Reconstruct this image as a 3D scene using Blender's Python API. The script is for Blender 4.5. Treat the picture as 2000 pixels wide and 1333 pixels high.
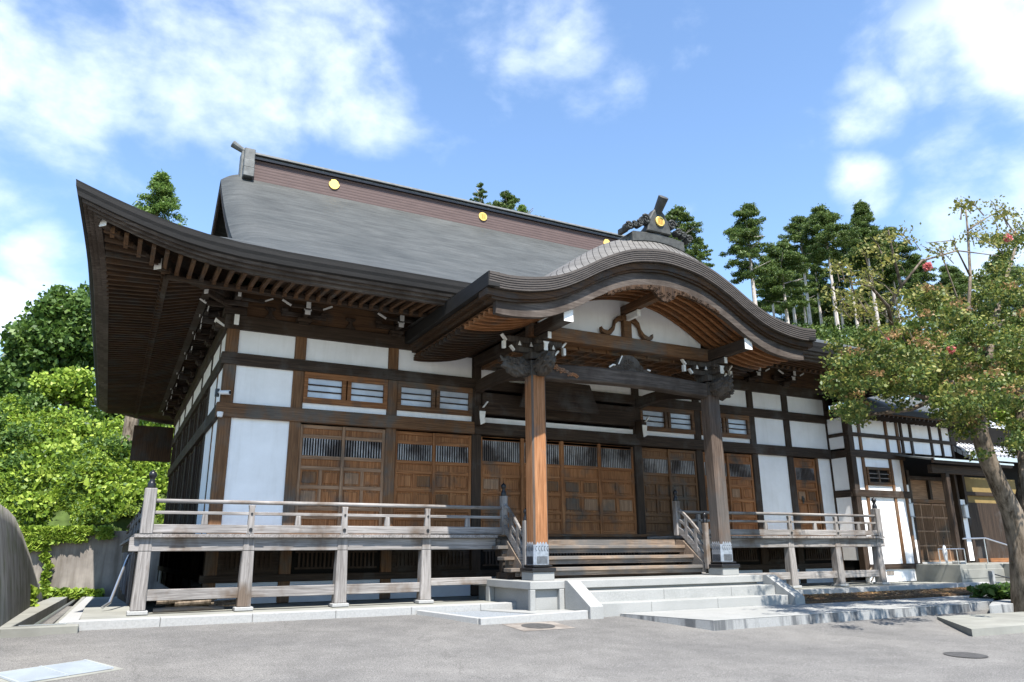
import bpy, bmesh, math, random
import numpy as np
from mathutils import Vector, Matrix
for o in list(bpy.data.objects): bpy.data.objects.remove(o)
random.seed(7); RNG = np.random.default_rng(11)
SC = bpy.context.scene; COL = SC.collection

# ------------------------------------------------------------------ camera
CAMP = Vector((-2.4898, -20.5334, -0.6603)); YAW, PIT, ROL, FPX = .48540, .27490, -.0075, 1452.06
F_ = Vector((math.sin(YAW)*math.cos(PIT), math.cos(YAW)*math.cos(PIT), math.sin(PIT)))
R0 = Vector((math.cos(YAW), -math.sin(YAW), 0)); U0 = R0.cross(F_)
RR = R0*math.cos(ROL)+U0*math.sin(ROL); UU = -R0*math.sin(ROL)+U0*math.cos(ROL)
cd = bpy.data.cameras.new('camera'); cam = bpy.data.objects.new('camera', cd); COL.objects.link(cam)
cd.sensor_width = 36; cd.lens = 36*FPX/2000; cd.clip_end = 3000; cd.clip_start = .1
cam.matrix_world = Matrix(((RR.x, UU.x, -F_.x, CAMP.x), (RR.y, UU.y, -F_.y, CAMP.y), (RR.z, UU.z, -F_.z, CAMP.z), (0, 0, 0, 1)))
SC.camera = cam
def ray(u, v): return F_+RR*((u-1000)/FPX)-UU*((v-666.5)/FPX)
def at(u, v, y):                      # where the line of sight through a photo pixel meets the plane of that y
    d = ray(u, v); return CAMP+d*((y-CAMP.y)/d.y)

# ------------------------------------------------------------------ light
SC.view_settings.view_transform = 'Standard'; SC.view_settings.look = 'None'; SC.view_settings.gamma = 1
SC.view_settings.exposure = 1.35
TO_SUN = Vector((-.11, -.59, 1)).normalized()
sl = bpy.data.lights.new('sun', 'SUN'); sl.energy = 4.5; sl.angle = math.radians(.53); sl.color = (1, .95, .88)
so = bpy.data.objects.new('sun', sl); COL.objects.link(so); so.rotation_euler = TO_SUN.to_track_quat('Z', 'Y').to_euler()
W = bpy.data.worlds.new("World"); SC.world = W; W.use_nodes = True
nt = W.node_tree; N = nt.nodes; L = nt.links; N.clear()
def wn(t, **k):
    n = N.new(t)
    for a, b in k.items(): setattr(n, a, b)
    return n
wo = wn('ShaderNodeOutputWorld'); bg = wn('ShaderNodeBackground'); sky = wn('ShaderNodeTexSky')
sky.sky_type = 'NISHITA'; sky.sun_disc = False
sky.sun_elevation = math.asin(TO_SUN.z); sky.sun_rotation = math.atan2(TO_SUN.x, TO_SUN.y)
sky.air_density = 1.2; sky.dust_density = .0; sky.ozone_density = 4.5
bg.inputs['Strength'].default_value = .113
tc = wn('ShaderNodeTexCoord')
def wm(op, a, b=None, c=None):
    n = wn('ShaderNodeMath', operation=op)
    for i, x in enumerate((a, b, c)):
        if x is None: continue
        if isinstance(x, (int, float)): n.inputs[i].default_value = x
        else: L.new(x, n.inputs[i])
    return n.outputs[0]
CL = [(90, 150, 9, .92), (-80, 60, 14, .85), (260, 40, 12, .72), (400, 150, 9, .74), (560, 80, 9, .70), (700, 190, 6.5, .86), (780, 60, 6, .42), (290, 280, 6, .66), (500, 290, 7, .5),
      (990, 10, 6, .42), (1100, 50, 4.5, .40), (1175, 165, 4.5, .50), (2010, 30, 6.5, 1.0), (1870, 110, 5, .60), (1700, 215, 3.5, .66), (1870, 290, 4, .50), (1870, 470, 6, .62),
      (1680, 370, 3.5, .8), (0, 605, 3, 1.1), (110, 520, 4, .8), (-300, 250, 9, .7), (2350, 200, 13, .8), (900, -600, 16, .7), (1600, -800, 14, .7)]
mask = None
for u, v, r, s in CL:
    d = ray(u, v).normalized()
    dp = wn('ShaderNodeVectorMath', operation='DOT_PRODUCT'); L.new(tc.outputs['Generated'], dp.inputs[0]); dp.inputs[1].default_value = d
    mr = wn('ShaderNodeMapRange', interpolation_type='SMOOTHSTEP'); L.new(dp.outputs['Value'], mr.inputs[0])
    mr.inputs[1].default_value = math.cos(math.radians(r)); mr.inputs[2].default_value = 1; mr.inputs[3].default_value = 0; mr.inputs[4].default_value = s
    mask = mr.outputs[0] if mask is None else wm('MAXIMUM', mask, mr.outputs[0])
mp = wn('ShaderNodeMapping'); mp.inputs['Scale'].default_value = (1, 1, 1.5); L.new(tc.outputs['Generated'], mp.inputs[0])
ns = wn('ShaderNodeTexNoise'); ns.inputs['Scale'].default_value = 6; ns.inputs['Detail'].default_value = 9; ns.inputs['Roughness'].default_value = .56; ns.inputs['Distortion'].default_value = .12
L.new(mp.outputs[0], ns.inputs['Vector'])
er = wn('ShaderNodeMapRange'); L.new(ns.outputs[0], er.inputs[0]); er.inputs[1].default_value = .32; er.inputs[2].default_value = .68; er.inputs[3].default_value = .95; er.inputs[4].default_value = 0
den = wm('SUBTRACT', wm('MULTIPLY', mask, .82), wm('MULTIPLY', er.outputs[0], 1.0))
dm = wn('ShaderNodeMapRange', interpolation_type='SMOOTHSTEP'); L.new(den, dm.inputs[0]); dm.inputs[1].default_value = -.34; dm.inputs[2].default_value = .84; dm.inputs[4].default_value = .9
mx = wn('ShaderNodeMix', data_type='RGBA'); L.new(dm.outputs[0], mx.inputs[0]); L.new(sky.outputs[0], mx.inputs[6]); mx.inputs[7].default_value = (5.0, 5.45, 6.0, 1)
L.new(mx.outputs[2], bg.inputs[0]); L.new(bg.outputs[0], wo.inputs[0])

# ------------------------------------------------------------------ materials
def mat(name, rough=.8, spec=.3, metal=0):
    m = bpy.data.materials.new(name); m.use_nodes = True; t = m.node_tree
    b = t.nodes['Principled BSDF']; b.inputs['Roughness'].default_value = rough; b.inputs['Specular IOR Level'].default_value = spec; b.inputs['Metallic'].default_value = metal
    return m, t, b
def ramp(t, src, stops):
    r = t.nodes.new('ShaderNodeValToRGB'); e = r.color_ramp.elements
    while len(e) < len(stops): e.new(.5)
    for x, (p, c) in zip(e, stops): x.position = p; x.color = (*c, 1)
    t.links.new(src, r.inputs[0]); return r.outputs[0]
def noise(t, scale, vec=None, detail=5, rough=.55, dist=0, sc3=None):
    n = t.nodes.new('ShaderNodeTexNoise'); n.inputs['Scale'].default_value = scale; n.inputs['Detail'].default_value = detail
    n.inputs['Roughness'].default_value = rough; n.inputs['Distortion'].default_value = dist
    if vec is None: vec = t.nodes.new('ShaderNodeTexCoord').outputs['Object']
    if sc3:
        m = t.nodes.new('ShaderNodeMapping'); m.inputs['Scale'].default_value = sc3; t.links.new(vec, m.inputs[0]); vec = m.outputs[0]
    t.links.new(vec, n.inputs['Vector']); return n.outputs[0]
def mixc(t, f, a, b, mode='MIX'):
    m = t.nodes.new('ShaderNodeMix'); m.data_type = 'RGBA'; m.blend_type = mode
    for i, x in ((0, f), (6, a), (7, b)):
        if isinstance(x, (int, float)): m.inputs[i].default_value = x
        elif isinstance(x, tuple): m.inputs[i].default_value = (*x, 1)
        else: t.links.new(x, m.inputs[i])
    return m.outputs[2]
def bump(t, b, h, strength=.4, dist=.01):
    n = t.nodes.new('ShaderNodeBump'); n.inputs['Strength'].default_value = strength; n.inputs['Distance'].default_value = dist
    t.links.new(h, n.inputs['Height']); t.links.new(n.outputs[0], b.inputs['Normal'])
def wood(name, c0, c1, c2, axis, grey=None, gamt=.5, rough=.75):
    m, t, b = mat(name, rough, .25)
    s = [28, 28, 28]; s['xyz'.index(axis)] = 1.1
    g = noise(t, 1, detail=6, rough=.65, dist=.4, sc3=tuple(s))
    col = ramp(t, g, [(.3, c0), (.5, c1), (.72, c2)])
    if grey:
        q = noise(t, 1.1, detail=4, rough=.6, sc3=(1, 1, .8))
        f = t.nodes.new('ShaderNodeMapRange'); f.inputs[1].default_value = .62-gamt*.4; f.inputs[2].default_value = .78-gamt*.4; t.links.new(q, f.inputs[0])
        g2 = ramp(t, g, [(.3, tuple(x*.6 for x in grey)), (.7, grey)])
        col = mixc(t, f.outputs[0], col, g2)
    pr = noise(t, .45, detail=2)
    col = mixc(t, .55, col, ramp(t, pr, [(.35, (.55, .55, .55)), (.65, (1.18, 1.18, 1.18))]), 'MULTIPLY')
    ck = noise(t, 1, detail=3, rough=.5, sc3=tuple(90 if k == 28 else 1.6 for k in s))
    col = mixc(t, .6, col, ramp(t, ck, [(.33, (.25, .22, .2)), (.39, (1, 1, 1))]), 'MULTIPLY')
    t.links.new(col, b.inputs['Base Color']); bump(t, b, g, .35, .006); return m
M = {}
for ax in 'xyz':
    M['dark'+ax] = wood('dark_timber_'+ax, (.018, .012, .008), (.040, .026, .017), (.075, .050, .034), ax, (.085, .076, .068), .25)
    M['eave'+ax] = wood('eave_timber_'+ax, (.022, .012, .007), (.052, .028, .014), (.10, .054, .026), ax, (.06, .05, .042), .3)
    M['raft'+ax] = wood('rafter_timber_'+ax, (.045, .023, .011), (.095, .050, .024), (.16, .088, .042), ax, (.07, .06, .05), .25)
    M['tan'+ax] = wood('bleached_cedar_'+ax, (.14, .08, .045), (.26, .155, .09), (.40, .26, .16), ax, (.16, .13, .10), .15)
    M['hafu'+ax] = wood('weathered_board_'+ax, (.040, .031, .026), (.082, .066, .055), (.15, .125, .105), ax, (.06, .045, .035), .4)
    M['brown'+ax] = wood('brown_timber_'+ax, (.075, .038, .018), (.15, .075, .034), (.25, .135, .065), ax, (.13, .11, .09), .35)
    M['orange'+ax] = wood('cedar_timber_'+ax, (.12, .048, .018), (.26, .108, .040), (.40, .20, .085), ax, (.13, .095, .07), .22)
    M['grey'+ax] = wood('weathered_timber_'+ax, (.12, .110, .102), (.235, .22, .208), (.36, .34, .325), ax, (.17, .13, .10), .25, .85)
M['barz'] = wood('pale_lattice_bar', (.22, .21, .20), (.38, .37, .36), (.5, .5, .5), 'z', (.12, .10, .09), .5)
M['stair'] = wood('stair_timber', (.10, .07, .05), (.20, .15, .11), (.33, .26, .20), 'x', (.16, .15, .14), .5)
M['carve'] = wood('carved_timber', (.028, .022, .018), (.062, .050, .040), (.12, .098, .080), 'z', (.11, .10, .09), .4)
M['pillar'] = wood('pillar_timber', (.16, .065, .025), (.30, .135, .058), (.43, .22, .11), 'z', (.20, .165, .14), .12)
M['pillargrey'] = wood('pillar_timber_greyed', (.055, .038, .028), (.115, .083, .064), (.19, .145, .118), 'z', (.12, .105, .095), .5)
def plain(name, c, rough=.8, spec=.3, metal=0, var=.12, scale=3, bmp=0):
    m, t, b = mat(name, rough, spec, metal)
    n = noise(t, scale, detail=6)
    t.links.new(ramp(t, n, [(.3, tuple(x*(1-var) for x in c)), (.7, tuple(min(1, x*(1+var)) for x in c))]), b.inputs['Base Color'])
    if bmp: bump(t, b, noise(t, scale*12, detail=4), bmp, .01)
    return m
def plaster():
    m, t, b = mat('white_plaster', .85, .2)
    q = noise(t, 1.3, detail=7, rough=.65); st = noise(t, 1, detail=6, rough=.6, sc3=(5, 5, .5)); f = noise(t, 30, detail=4)
    c = ramp(t, q, [(.3, (.78, .775, .76)), (.65, (.87, .865, .855))]); c = mixc(t, .22, c, ramp(t, st, [(.30, (.72, .70, .66)), (.50, (1, 1, 1))]), 'MULTIPLY')
    t.links.new(c, b.inputs['Base Color']); bump(t, b, f, .12, .004); return m
M['plaster'] = plaster()
M['tip'] = plain('white_painted_end', (.72, .71, .67), .7, .3, var=.1, scale=8)
M['gold'] = plain('gilded_metal', (.95, .66, .18), .42, .5, .55, var=.06)
M['golddark'] = plain('engraved_groove', (.35, .2, .04), .6, .4, .2, var=.1)
M['black'] = plain('black_metal', (.016, .016, .018), .32, .5, .3, var=.2)
M['lead'] = plain('grey_metal_shoe', (.30, .33, .37), .45, .5, .5, var=.25, scale=9)
M['galv'] = plain('galvanised_grating', (.46, .50, .54), .4, .5, .3, var=.1)
M['iron'] = plain('cast_iron', (.07, .068, .066), .7, .4, .2, var=.3, scale=12, bmp=.4)
M['steel'] = plain('stainless_steel', (.62, .63, .64), .3, .5, .9, var=.05)
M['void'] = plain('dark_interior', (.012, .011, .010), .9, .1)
M['shoji'] = plain('shoji_behind_glass', (.50, .55, .61), .12, .6, var=.22, scale=1.6)
M['found'] = plain('painted_foundation', (.52, .55, .60), .9, .2, var=.08, scale=2)
M['kerb'] = plain('cut_granite_edge', (.31, .312, .305), .85, .25, var=.10, scale=26, bmp=.1)
M['ornament'] = plain('dark_ornament_tile', (.055, .056, .052), .6, .35, .1, var=.35, scale=7)
M['ceram'] = plain('grey_ridge_metal', (.115, .12, .115), .55, .4, .1, var=.3, scale=5)
M['plastic'] = plain('white_plastic', (.65, .66, .67), .4, .4, var=.03)
M['yellowwall'] = plain('ochre_wall', (.22, .155, .06), .85, .2, var=.1)
def granite():
    m, t, b = mat('granite', .75, .3)
    s = noise(t, 60, detail=4, rough=.7); q = noise(t, 1.3, detail=6)
    c = ramp(t, s, [(.3, (.215, .217, .211)), (.55, (.295, .297, .29)), (.75, (.375, .375, .365))])
    c = mixc(t, .6, c, ramp(t, q, [(.3, (.80, .82, .80)), (.65, (1.06, 1.06, 1.05))]), 'MULTIPLY')
    t.links.new(c, b.inputs['Base Color']); bump(t, b, s, .12, .004); return m
M['granite'] = granite()
def concrete(name, base, moss=0, streak=True):
    m, t, b = mat(name, .9, .2)
    q = noise(t, .9, detail=7, rough=.6); st = noise(t, 1, detail=5, rough=.6, sc3=(3.2, 3.2, .35))
    c = ramp(t, q, [(.3, tuple(x*.72 for x in base)), (.7, tuple(x*1.15 for x in base))])
    if streak: c = mixc(t, .75, c, ramp(t, st, [(.35, (.5, .48, .46)), (.6, (1.05, 1.05, 1.05))]), 'MULTIPLY')
    if moss:
        f = ramp(t, noise(t, 1.4, detail=5), [(.5, (0, 0, 0)), (.62, (moss, moss, moss))]); c = mixc(t, f, c, (.07, .085, .03))
    t.links.new(c, b.inputs['Base Color']); bump(t, b, noise(t, 30), .25, .01); return m
M['conc'] = concrete('stained_concrete', (.25, .225, .20), 0)
M['concmoss'] = concrete('mossy_concrete', (.24, .23, .21), .6)
M['conclight'] = concrete('pale_concrete', (.235, .235, .21), 0, False)
def stained_granite():
    m, t, b = mat('stained_granite', .8, .3)
    s = noise(t, 60, detail=4, rough=.7); st = noise(t, 1, detail=4, rough=.55, sc3=(2.4, 2.4, .25))
    c = ramp(t, s, [(.3, (.20, .205, .205)), (.7, (.33, .335, .33))])
    c = mixc(t, .9, c, ramp(t, st, [(.40, (.30, .31, .33)), (.50, (1, 1, 1))]), 'MULTIPLY')
    t.links.new(c, b.inputs['Base Color']); return m
M['stained'] = stained_granite()
def asphalt():
    m, t, b = mat('asphalt', .9, .25)
    s = noise(t, 55, detail=3, rough=.7); q = noise(t, .35, detail=6, rough=.55); q2 = noise(t, 2.2, detail=5)
    c = ramp(t, s, [(.32, (.080, .078, .074)), (.5, (.145, .141, .134)), (.68, (.275, .268, .256))])
    c = mixc(t, .85, c, ramp(t, q, [(.32, (.70, .70, .71)), (.68, (1.12, 1.11, 1.09))]), 'MULTIPLY')
    c = mixc(t, .5, c, ramp(t, q2, [(.35, (.78, .78, .78)), (.65, (1.12, 1.12, 1.12))]), 'MULTIPLY')
    v = t.nodes.new('ShaderNodeTexVoronoi'); v.feature = 'DISTANCE_TO_EDGE'; v.inputs['Scale'].default_value = .11
    tcn = t.nodes.new('ShaderNodeTexCoord'); nn = t.nodes.new('ShaderNodeTexNoise'); nn.inputs['Scale'].default_value = 1.4; nn.inputs['Detail'].default_value = 6
    t.links.new(tcn.outputs['Object'], nn.inputs['Vector'])
    vm = t.nodes.new('ShaderNodeVectorMath'); vm.operation = 'MULTIPLY_ADD'; t.links.new(nn.outputs['Color'], vm.inputs[0]); vm.inputs[1].default_value = (.9, .9, .9); t.links.new(tcn.outputs['Object'], vm.inputs[2])
    t.links.new(vm.outputs[0], v.inputs['Vector'])
    c = mixc(t, ramp(t, v.outputs['Distance'], [(.0002, (.3, .3, .3)), (.0012, (0, 0, 0))]), c, (.05, .048, .045))
    t.links.new(c, b.inputs['Base Color']); bump(t, b, s, .5, .008); return m
M['asphalt'] = asphalt()
def bark_roof(name, lo, hi, sx, sz):
    m, t, b = mat(name, .62, .35)
    w = noise(t, 1, detail=5, rough=.7, dist=.3, sc3=(sx, sx*.4, sz)); q = noise(t, .5, detail=5); f = noise(t, 22, detail=4, rough=.7)
    c = ramp(t, w, [(.33, lo), (.52, tuple((a+b_)/2 for a, b_ in zip(lo, hi))), (.7, hi)])
    c = mixc(t, .7, c, ramp(t, q, [(.3, (.68, .72, .72)), (.7, (1.2, 1.2, 1.18))]), 'MULTIPLY')
    c = mixc(t, .5, c, ramp(t, f, [(.35, (.75, .75, .75)), (.65, (1.15, 1.15, 1.15))]), 'MULTIPLY')
    t.links.new(c, b.inputs['Base Color'])
    wv = t.nodes.new('ShaderNodeTexWave'); wv.wave_type = 'BANDS'; wv.bands_direction = 'Z'; wv.wave_profile = 'SAW'; wv.inputs['Scale'].default_value = 3.2; wv.inputs['Distortion'].default_value = .5; wv.inputs['Detail'].default_value = 2
    t.links.new(t.nodes.new('ShaderNodeTexCoord').outputs['Object'], wv.inputs['Vector'])
    c = mixc(t, .55, c, ramp(t, wv.outputs[0], [(0, (.5, .5, .5)), (.2, (1, 1, 1)), (1, (1.15, 1.15, 1.15))]), 'MULTIPLY')
    c = mixc(t, .8, c, ramp(t, noise(t, 1, detail=7, rough=.75, sc3=(.5, 1.6, 1.6)), [(.36, (.72, .73, .72)), (.62, (1.18, 1.19, 1.18))]), 'MULTIPLY')
    t.links.new(c, b.inputs['Base Color']); bump(t, b, wv.outputs[0], .5, .03); return m
M['bark'] = bark_roof('bark_shingle', (.030, .032, .031), (.082, .085, .083), .9, 22)
def lipmat(name, lo, hi):          # stacked shingle courses seen on a roof's cut edge
    m, t, b = mat(name, .7, .3)
    w = noise(t, 1, detail=5, rough=.7, sc3=(1.2, 1.2, 9)); f = noise(t, 40, detail=3)
    c = ramp(t, w, [(.3, lo), (.7, hi)]); c = mixc(t, .5, c, ramp(t, f, [(.35, (.7, .7, .7)), (.65, (1.2, 1.2, 1.2))]), 'MULTIPLY')
    t.links.new(c, b.inputs['Base Color']); bump(t, b, f, .3, .01); return m
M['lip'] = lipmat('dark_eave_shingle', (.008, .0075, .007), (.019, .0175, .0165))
M['kara'] = lipmat('grey_porch_shingle', (.085, .080, .073), (.165, .158, .147))
M['karalip'] = lipmat('porch_edge_shingle', (.045, .038, .034), (.092, .079, .070))
def courses(name, a, b_, scale):
    m, t, b = mat(name, .7, .3)
    wv = t.nodes.new('ShaderNodeTexWave'); wv.wave_type = 'BANDS'; wv.bands_direction = 'Z'; wv.wave_profile = 'SAW'; wv.inputs['Scale'].default_value = scale
    t.links.new(t.nodes.new('ShaderNodeTexCoord').outputs['Object'], wv.inputs['Vector'])
    c = ramp(t, wv.outputs[0], [(.0, tuple(x*.25 for x in a)), (.14, a), (1, b_)])
    c = mixc(t, .6, c, ramp(t, noise(t, 3, detail=6, sc3=(.5, .5, 4)), [(.3, (.75, .75, .75)), (.7, (1.2, 1.2, 1.2))]), 'MULTIPLY')
    t.links.new(c, b.inputs['Base Color']); return m
M['ridge'] = courses('reddish_ridge_courses', (.072, .047, .043), (.125, .088, .082), 2.4)
def tiles():
    m, t, b = mat('silver_roof_tile', .35, .5)
    v = t.nodes.new('ShaderNodeTexBrick'); v.inputs['Scale'].default_value = 1; v.inputs['Mortar Size'].default_value = .022; v.inputs['Brick Width'].default_value = .3; v.inputs['Row Height'].default_value = .24
    v.inputs['Color1'].default_value = (.5, .52, .54, 1); v.inputs['Color2'].default_value = (.62, .63, .65, 1); v.inputs['Mortar'].default_value = (.12, .12, .13, 1)
    t.links.new(t.nodes.new('ShaderNodeTexCoord').outputs['Object'], v.inputs['Vector'])
    t.links.new(v.outputs[0], b.inputs['Base Color']); return m
M['tile'] = tiles()
def leafmat(name, stops, trans=.35, rough=.5):
    m, t, b = mat(name, rough, .35)
    g = t.nodes.new('ShaderNodeNewGeometry'); q = noise(t, .7, detail=4)
    ma = t.nodes.new('ShaderNodeMath'); ma.operation = 'MULTIPLY_ADD'; t.links.new(g.outputs['Random Per Island'], ma.inputs[0]); ma.inputs[1].default_value = .55
    mb_ = t.nodes.new('ShaderNodeMath'); mb_.operation = 'MULTIPLY'; t.links.new(q, mb_.inputs[0]); mb_.inputs[1].default_value = .45; t.links.new(mb_.outputs[0], ma.inputs[2])
    c = ramp(t, ma.outputs[0], stops); t.links.new(c, b.inputs['Base Color'])
    tr = t.nodes.new('ShaderNodeBsdfTranslucent'); t.links.new(c, tr.inputs[0]); ms = t.nodes.new('ShaderNodeMixShader'); ms.inputs[0].default_value = trans
    t.links.new(b.outputs[0], ms.inputs[1]); t.links.new(tr.outputs[0], ms.inputs[2]); t.links.new(ms.outputs[0], t.nodes['Material Output'].inputs[0]); return m
M['vine'] = leafmat('vine_leaf', [(.12, (.06, .12, .015)), (.40, (.18, .28, .03)), (.60, (.30, .41, .055)), (.85, (.44, .52, .10))], .35)
M['broad'] = leafmat('broadleaf', [(.1, (.03, .07, .015)), (.5, (.075, .14, .028)), (.85, (.15, .23, .045))], .33)
M['conif'] = leafmat('conifer_leaf', [(.1, (.03, .058, .014)), (.5, (.075, .125, .026)), (.85, (.16, .21, .045))], .3)
M['conifb'] = leafmat('bright_conifer_leaf', [(.1, (.04, .09, .018)), (.5, (.11, .19, .035)), (.85, (.20, .29, .06))], .35)
M['myrtle'] = leafmat('myrtle_leaf', [(.1, (.03, .062, .014)), (.42, (.08, .125, .024)), (.60, (.17, .20, .04)), (.85, (.33, .29, .08))], .35)
M['seed'] = leafmat('myrtle_seed_cluster', [(.2, (.17, .12, .04)), (.5, (.30, .17, .07)), (.85, (.34, .24, .10))], .3)
M['pink'] = leafmat('pink_blossom', [(.2, (.55, .12, .12)), (.8, (.75, .28, .26))], .3)
M['yellow'] = leafmat('yellowing_leaf', [(.1, (.06, .09, .02)), (.5, (.20, .20, .04)), (.85, (.32, .28, .09))], .35)
def barkm(name, a, b_):
    m, t, b = mat(name, .9, .15)
    n = noise(t, 1, detail=6, rough=.7, sc3=(7, 7, 1.6)); t.links.new(ramp(t, n, [(.35, a), (.65, b_)]), b.inputs['Base Color']); bump(t, b, n, .5, .02); return m
M['trunk'] = barkm('mottled_bark', (.04, .03, .02), (.24, .195, .15))
M['palebark'] = barkm('pale_cedar_bark', (.26, .22, .19), (.58, .53, .48))
M['soil'] = plain('leaf_litter_soil', (.10, .065, .04), .95, .1, var=.6, scale=14, bmp=.5)
M['hill'] = plain('hillside_soil', (.05, .075, .02), .95, .1, var=.4, scale=2)
M['gravel'] = plain('grey_gravel', (.22, .24, .26), .9, .2, var=.6, scale=45, bmp=.6)

# ------------------------------------------------------------------ mesh helpers
class MB:
    def __init__(s): s.v = []; s.f = []; s.mi = []; s.cur = 0
    def add(s, vs, fs):
        k = len(s.v); s.v += [tuple(p) for p in vs]; s.f += [tuple(i+k for i in f) for f in fs]; s.mi += [s.cur]*len(fs); return s
    def box(s, x0, x1, y0, y1, z0, z1):
        return s.add([(x, y, z) for z in (z0, z1) for y in (y0, y1) for x in (x0, x1)], [(0, 2, 3, 1), (4, 5, 7, 6), (0, 1, 5, 4), (2, 6, 7, 3), (0, 4, 6, 2), (1, 3, 7, 5)])
    def bar(s, a, b, w, h, up=(0, 0, 1)):     # beam from a to b, w wide, h high
        a, b = Vector(a), Vector(b); d = (b-a).normalized(); r = d.cross(Vector(up)).normalized(); u = r.cross(d)
        c = [p+r*sx*w/2+u*sz*h/2 for p in (a, b) for sx, sz in ((-1, -1), (1, -1), (1, 1), (-1, 1))]
        return s.add(c, [(3, 2, 1, 0), (4, 5, 6, 7), (0, 1, 5, 4), (1, 2, 6, 5), (2, 3, 7, 6), (3, 0, 4, 7)])
    def tube(s, pts, rad, n=8, cap=True):
        pts = [Vector(p) for p in pts]; k = len(pts)
        if isinstance(rad, (int, float)): rad = [rad]*k
        vs = []
        for i, p in enumerate(pts):
            d = (pts[min(i+1, k-1)]-pts[max(i-1, 0)]).normalized()
            r = d.cross(Vector((.13, .21, 1)) if abs(d.z) < .9 else Vector((1, .1, 0))).normalized(); u = r.cross(d)
            vs += [p+(r*math.cos(2*math.pi*j/n)+u*math.sin(2*math.pi*j/n))*rad[i] for j in range(n)]
        fs = [(i*n+j, i*n+(j+1) % n, (i+1)*n+(j+1) % n, (i+1)*n+j) for i in range(k-1) for j in range(n)]
        if cap: fs += [tuple(range(n))[::-1], tuple(range((k-1)*n, k*n))]
        return s.add(vs, fs)
    def lathe(s, c, prof, n=14):
        vs = [(c[0]+r*math.cos(2*math.pi*j/n), c[1]+r*math.sin(2*math.pi*j/n), c[2]+z) for r, z in prof for j in range(n)]; k = len(prof)
        return s.add(vs, [(i*n+j, i*n+(j+1) % n, (i+1)*n+(j+1) % n, (i+1)*n+j) for i in range(k-1) for j in range(n)]+[tuple(range(n))[::-1], tuple(range((k-1)*n, k*n))])
    def prism(s, poly, ax, a, b):             # polygon in the two other axes, extruded along ax
        def P(p, q): return {'x': (q, p[0], p[1]), 'y': (p[0], q, p[1]), 'z': (p[0], p[1], q)}[ax]
        n = len(poly); return s.add([P(p, a) for p in poly]+[P(p, b) for p in poly], [tuple(range(n)), tuple(range(n, 2*n))[::-1]]+[(i, i+n, (i+1) % n+n, (i+1) % n) for i in range(n)])
    def strip(s, lo, hi, ax, a, b):           # solid between two polylines lo, hi (2D), extruded along ax
        def P(p, q): return {'x': (q, p[0], p[1]), 'y': (p[0], q, p[1]), 'z': (p[0], p[1], q)}[ax]
        n = len(lo); f = []
        for i in range(n-1):
            f += [(i, i+1, n+i+1, n+i), (2*n+i, 3*n+i, 3*n+i+1, 2*n+i+1), (i, 2*n+i, 2*n+i+1, i+1), (n+i, n+i+1, 3*n+i+1, 3*n+i)]
        f += [(0, n, 3*n, 2*n), (n-1, 3*n-1, 4*n-1, 2*n-1)]
        return s.add([P(p, a) for p in lo]+[P(p, a) for p in hi]+[P(p, b) for p in lo]+[P(p, b) for p in hi], f)
    def grid(s, rows):
        m = len(rows[0]); return s.add([p for r in rows for p in r], [(i*m+j, i*m+j+1, (i+1)*m+j+1, (i+1)*m+j) for i in range(len(rows)-1) for j in range(m-1)])
    def build(s, name, m, parent=None, bevel=0, smooth=False, label=None, solid=0):
        me = bpy.data.meshes.new(name); me.from_pydata(s.v, [], s.f)
        for x in (m if isinstance(m, (list, tuple)) else [m]): me.materials.append(M[x] if isinstance(x, str) else x)
        me.polygons.foreach_set('material_index', s.mi)
        b = bmesh.new(); b.from_mesh(me); bmesh.ops.recalc_face_normals(b, faces=b.faces); b.to_mesh(me); b.free()
        if smooth: me.polygons.foreach_set('use_smooth', [True]*len(me.polygons))
        o = bpy.data.objects.new(name, me); COL.objects.link(o); child(o, parent)
        if solid: q = o.modifiers.new('thick', 'SOLIDIFY'); q.thickness = solid; q.offset = -1
        if bevel: q = o.modifiers.new('bevel', 'BEVEL'); q.width = bevel; q.segments = 1; q.limit_method = 'ANGLE'
        if label: o['label'] = label
        return o
def child(o, parent):
    if parent is None: return
    o.parent = parent
    r = parent
    loc = Vector(parent.get('_base', (0, 0, 0))); o.matrix_parent_inverse = Matrix.Translation(-loc); o['_base'] = (0., 0., 0.)
def thing(name, label, cat, loc, group=None):
    o = bpy.data.objects.new(name, None); COL.objects.link(o); o.location = loc; o['_base'] = tuple(loc); return tag(o, label, cat, group)
def tag(o, label, cat, group=None):
    o['label'] = label; o['category'] = cat
    if group: o['group'] = group
    return o
def struct(o): o['kind'] = 'structure'; return o
def stuff(o, label=None, cat=None):
    o['kind'] = 'stuff'
    if label: o['label'] = label; o['category'] = cat
    return o
def shift(o, d):                                  # an object.copy() of a part with its sub-parts, moved by d
    c = o.copy(); COL.objects.link(c); c.location = o.location+Vector(d)
    for ch in list(o.children):
        k = ch.copy(); COL.objects.link(k); k.parent = c
    return c

# ------------------------------------------------------------------ ground
def gz(y): return -2.04+.060*(y+3.4) if y > -9 else -2.376+.03*(y+9)
b = MB(); ys = [-400, -60, -30, -20, -16, -13, -11, -9, -7.8, -6, -5, -4, -2, 2, 26]; xs = [-400, -60, -20, -8, -5, -3.85, -3.4, -2, 2, 6, 10, 14, 18, 24, 40, 90, 400]
def gy(y): return gz(max(y, -60)) if y < -2 else -2.02-.03*(y+2)
b.grid([[(x, y, gy(y)-(.35 if (-3.9 < x < -3.1 and y > -3.2) else 0)-(.9 if x > 10 and y > 20 else 0)) for x in xs] for y in ys])
struct(b.build('asphalt_ground', 'asphalt'))
b = MB(); b.grid([[(x, y, -2.12-.03*max(0, y)) for x in (-2.9, 10, 30, 60)] for y in (-1.5, 6, 20, 26)]); struct(b.build('ground_under_buildings', 'soil'))
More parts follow.
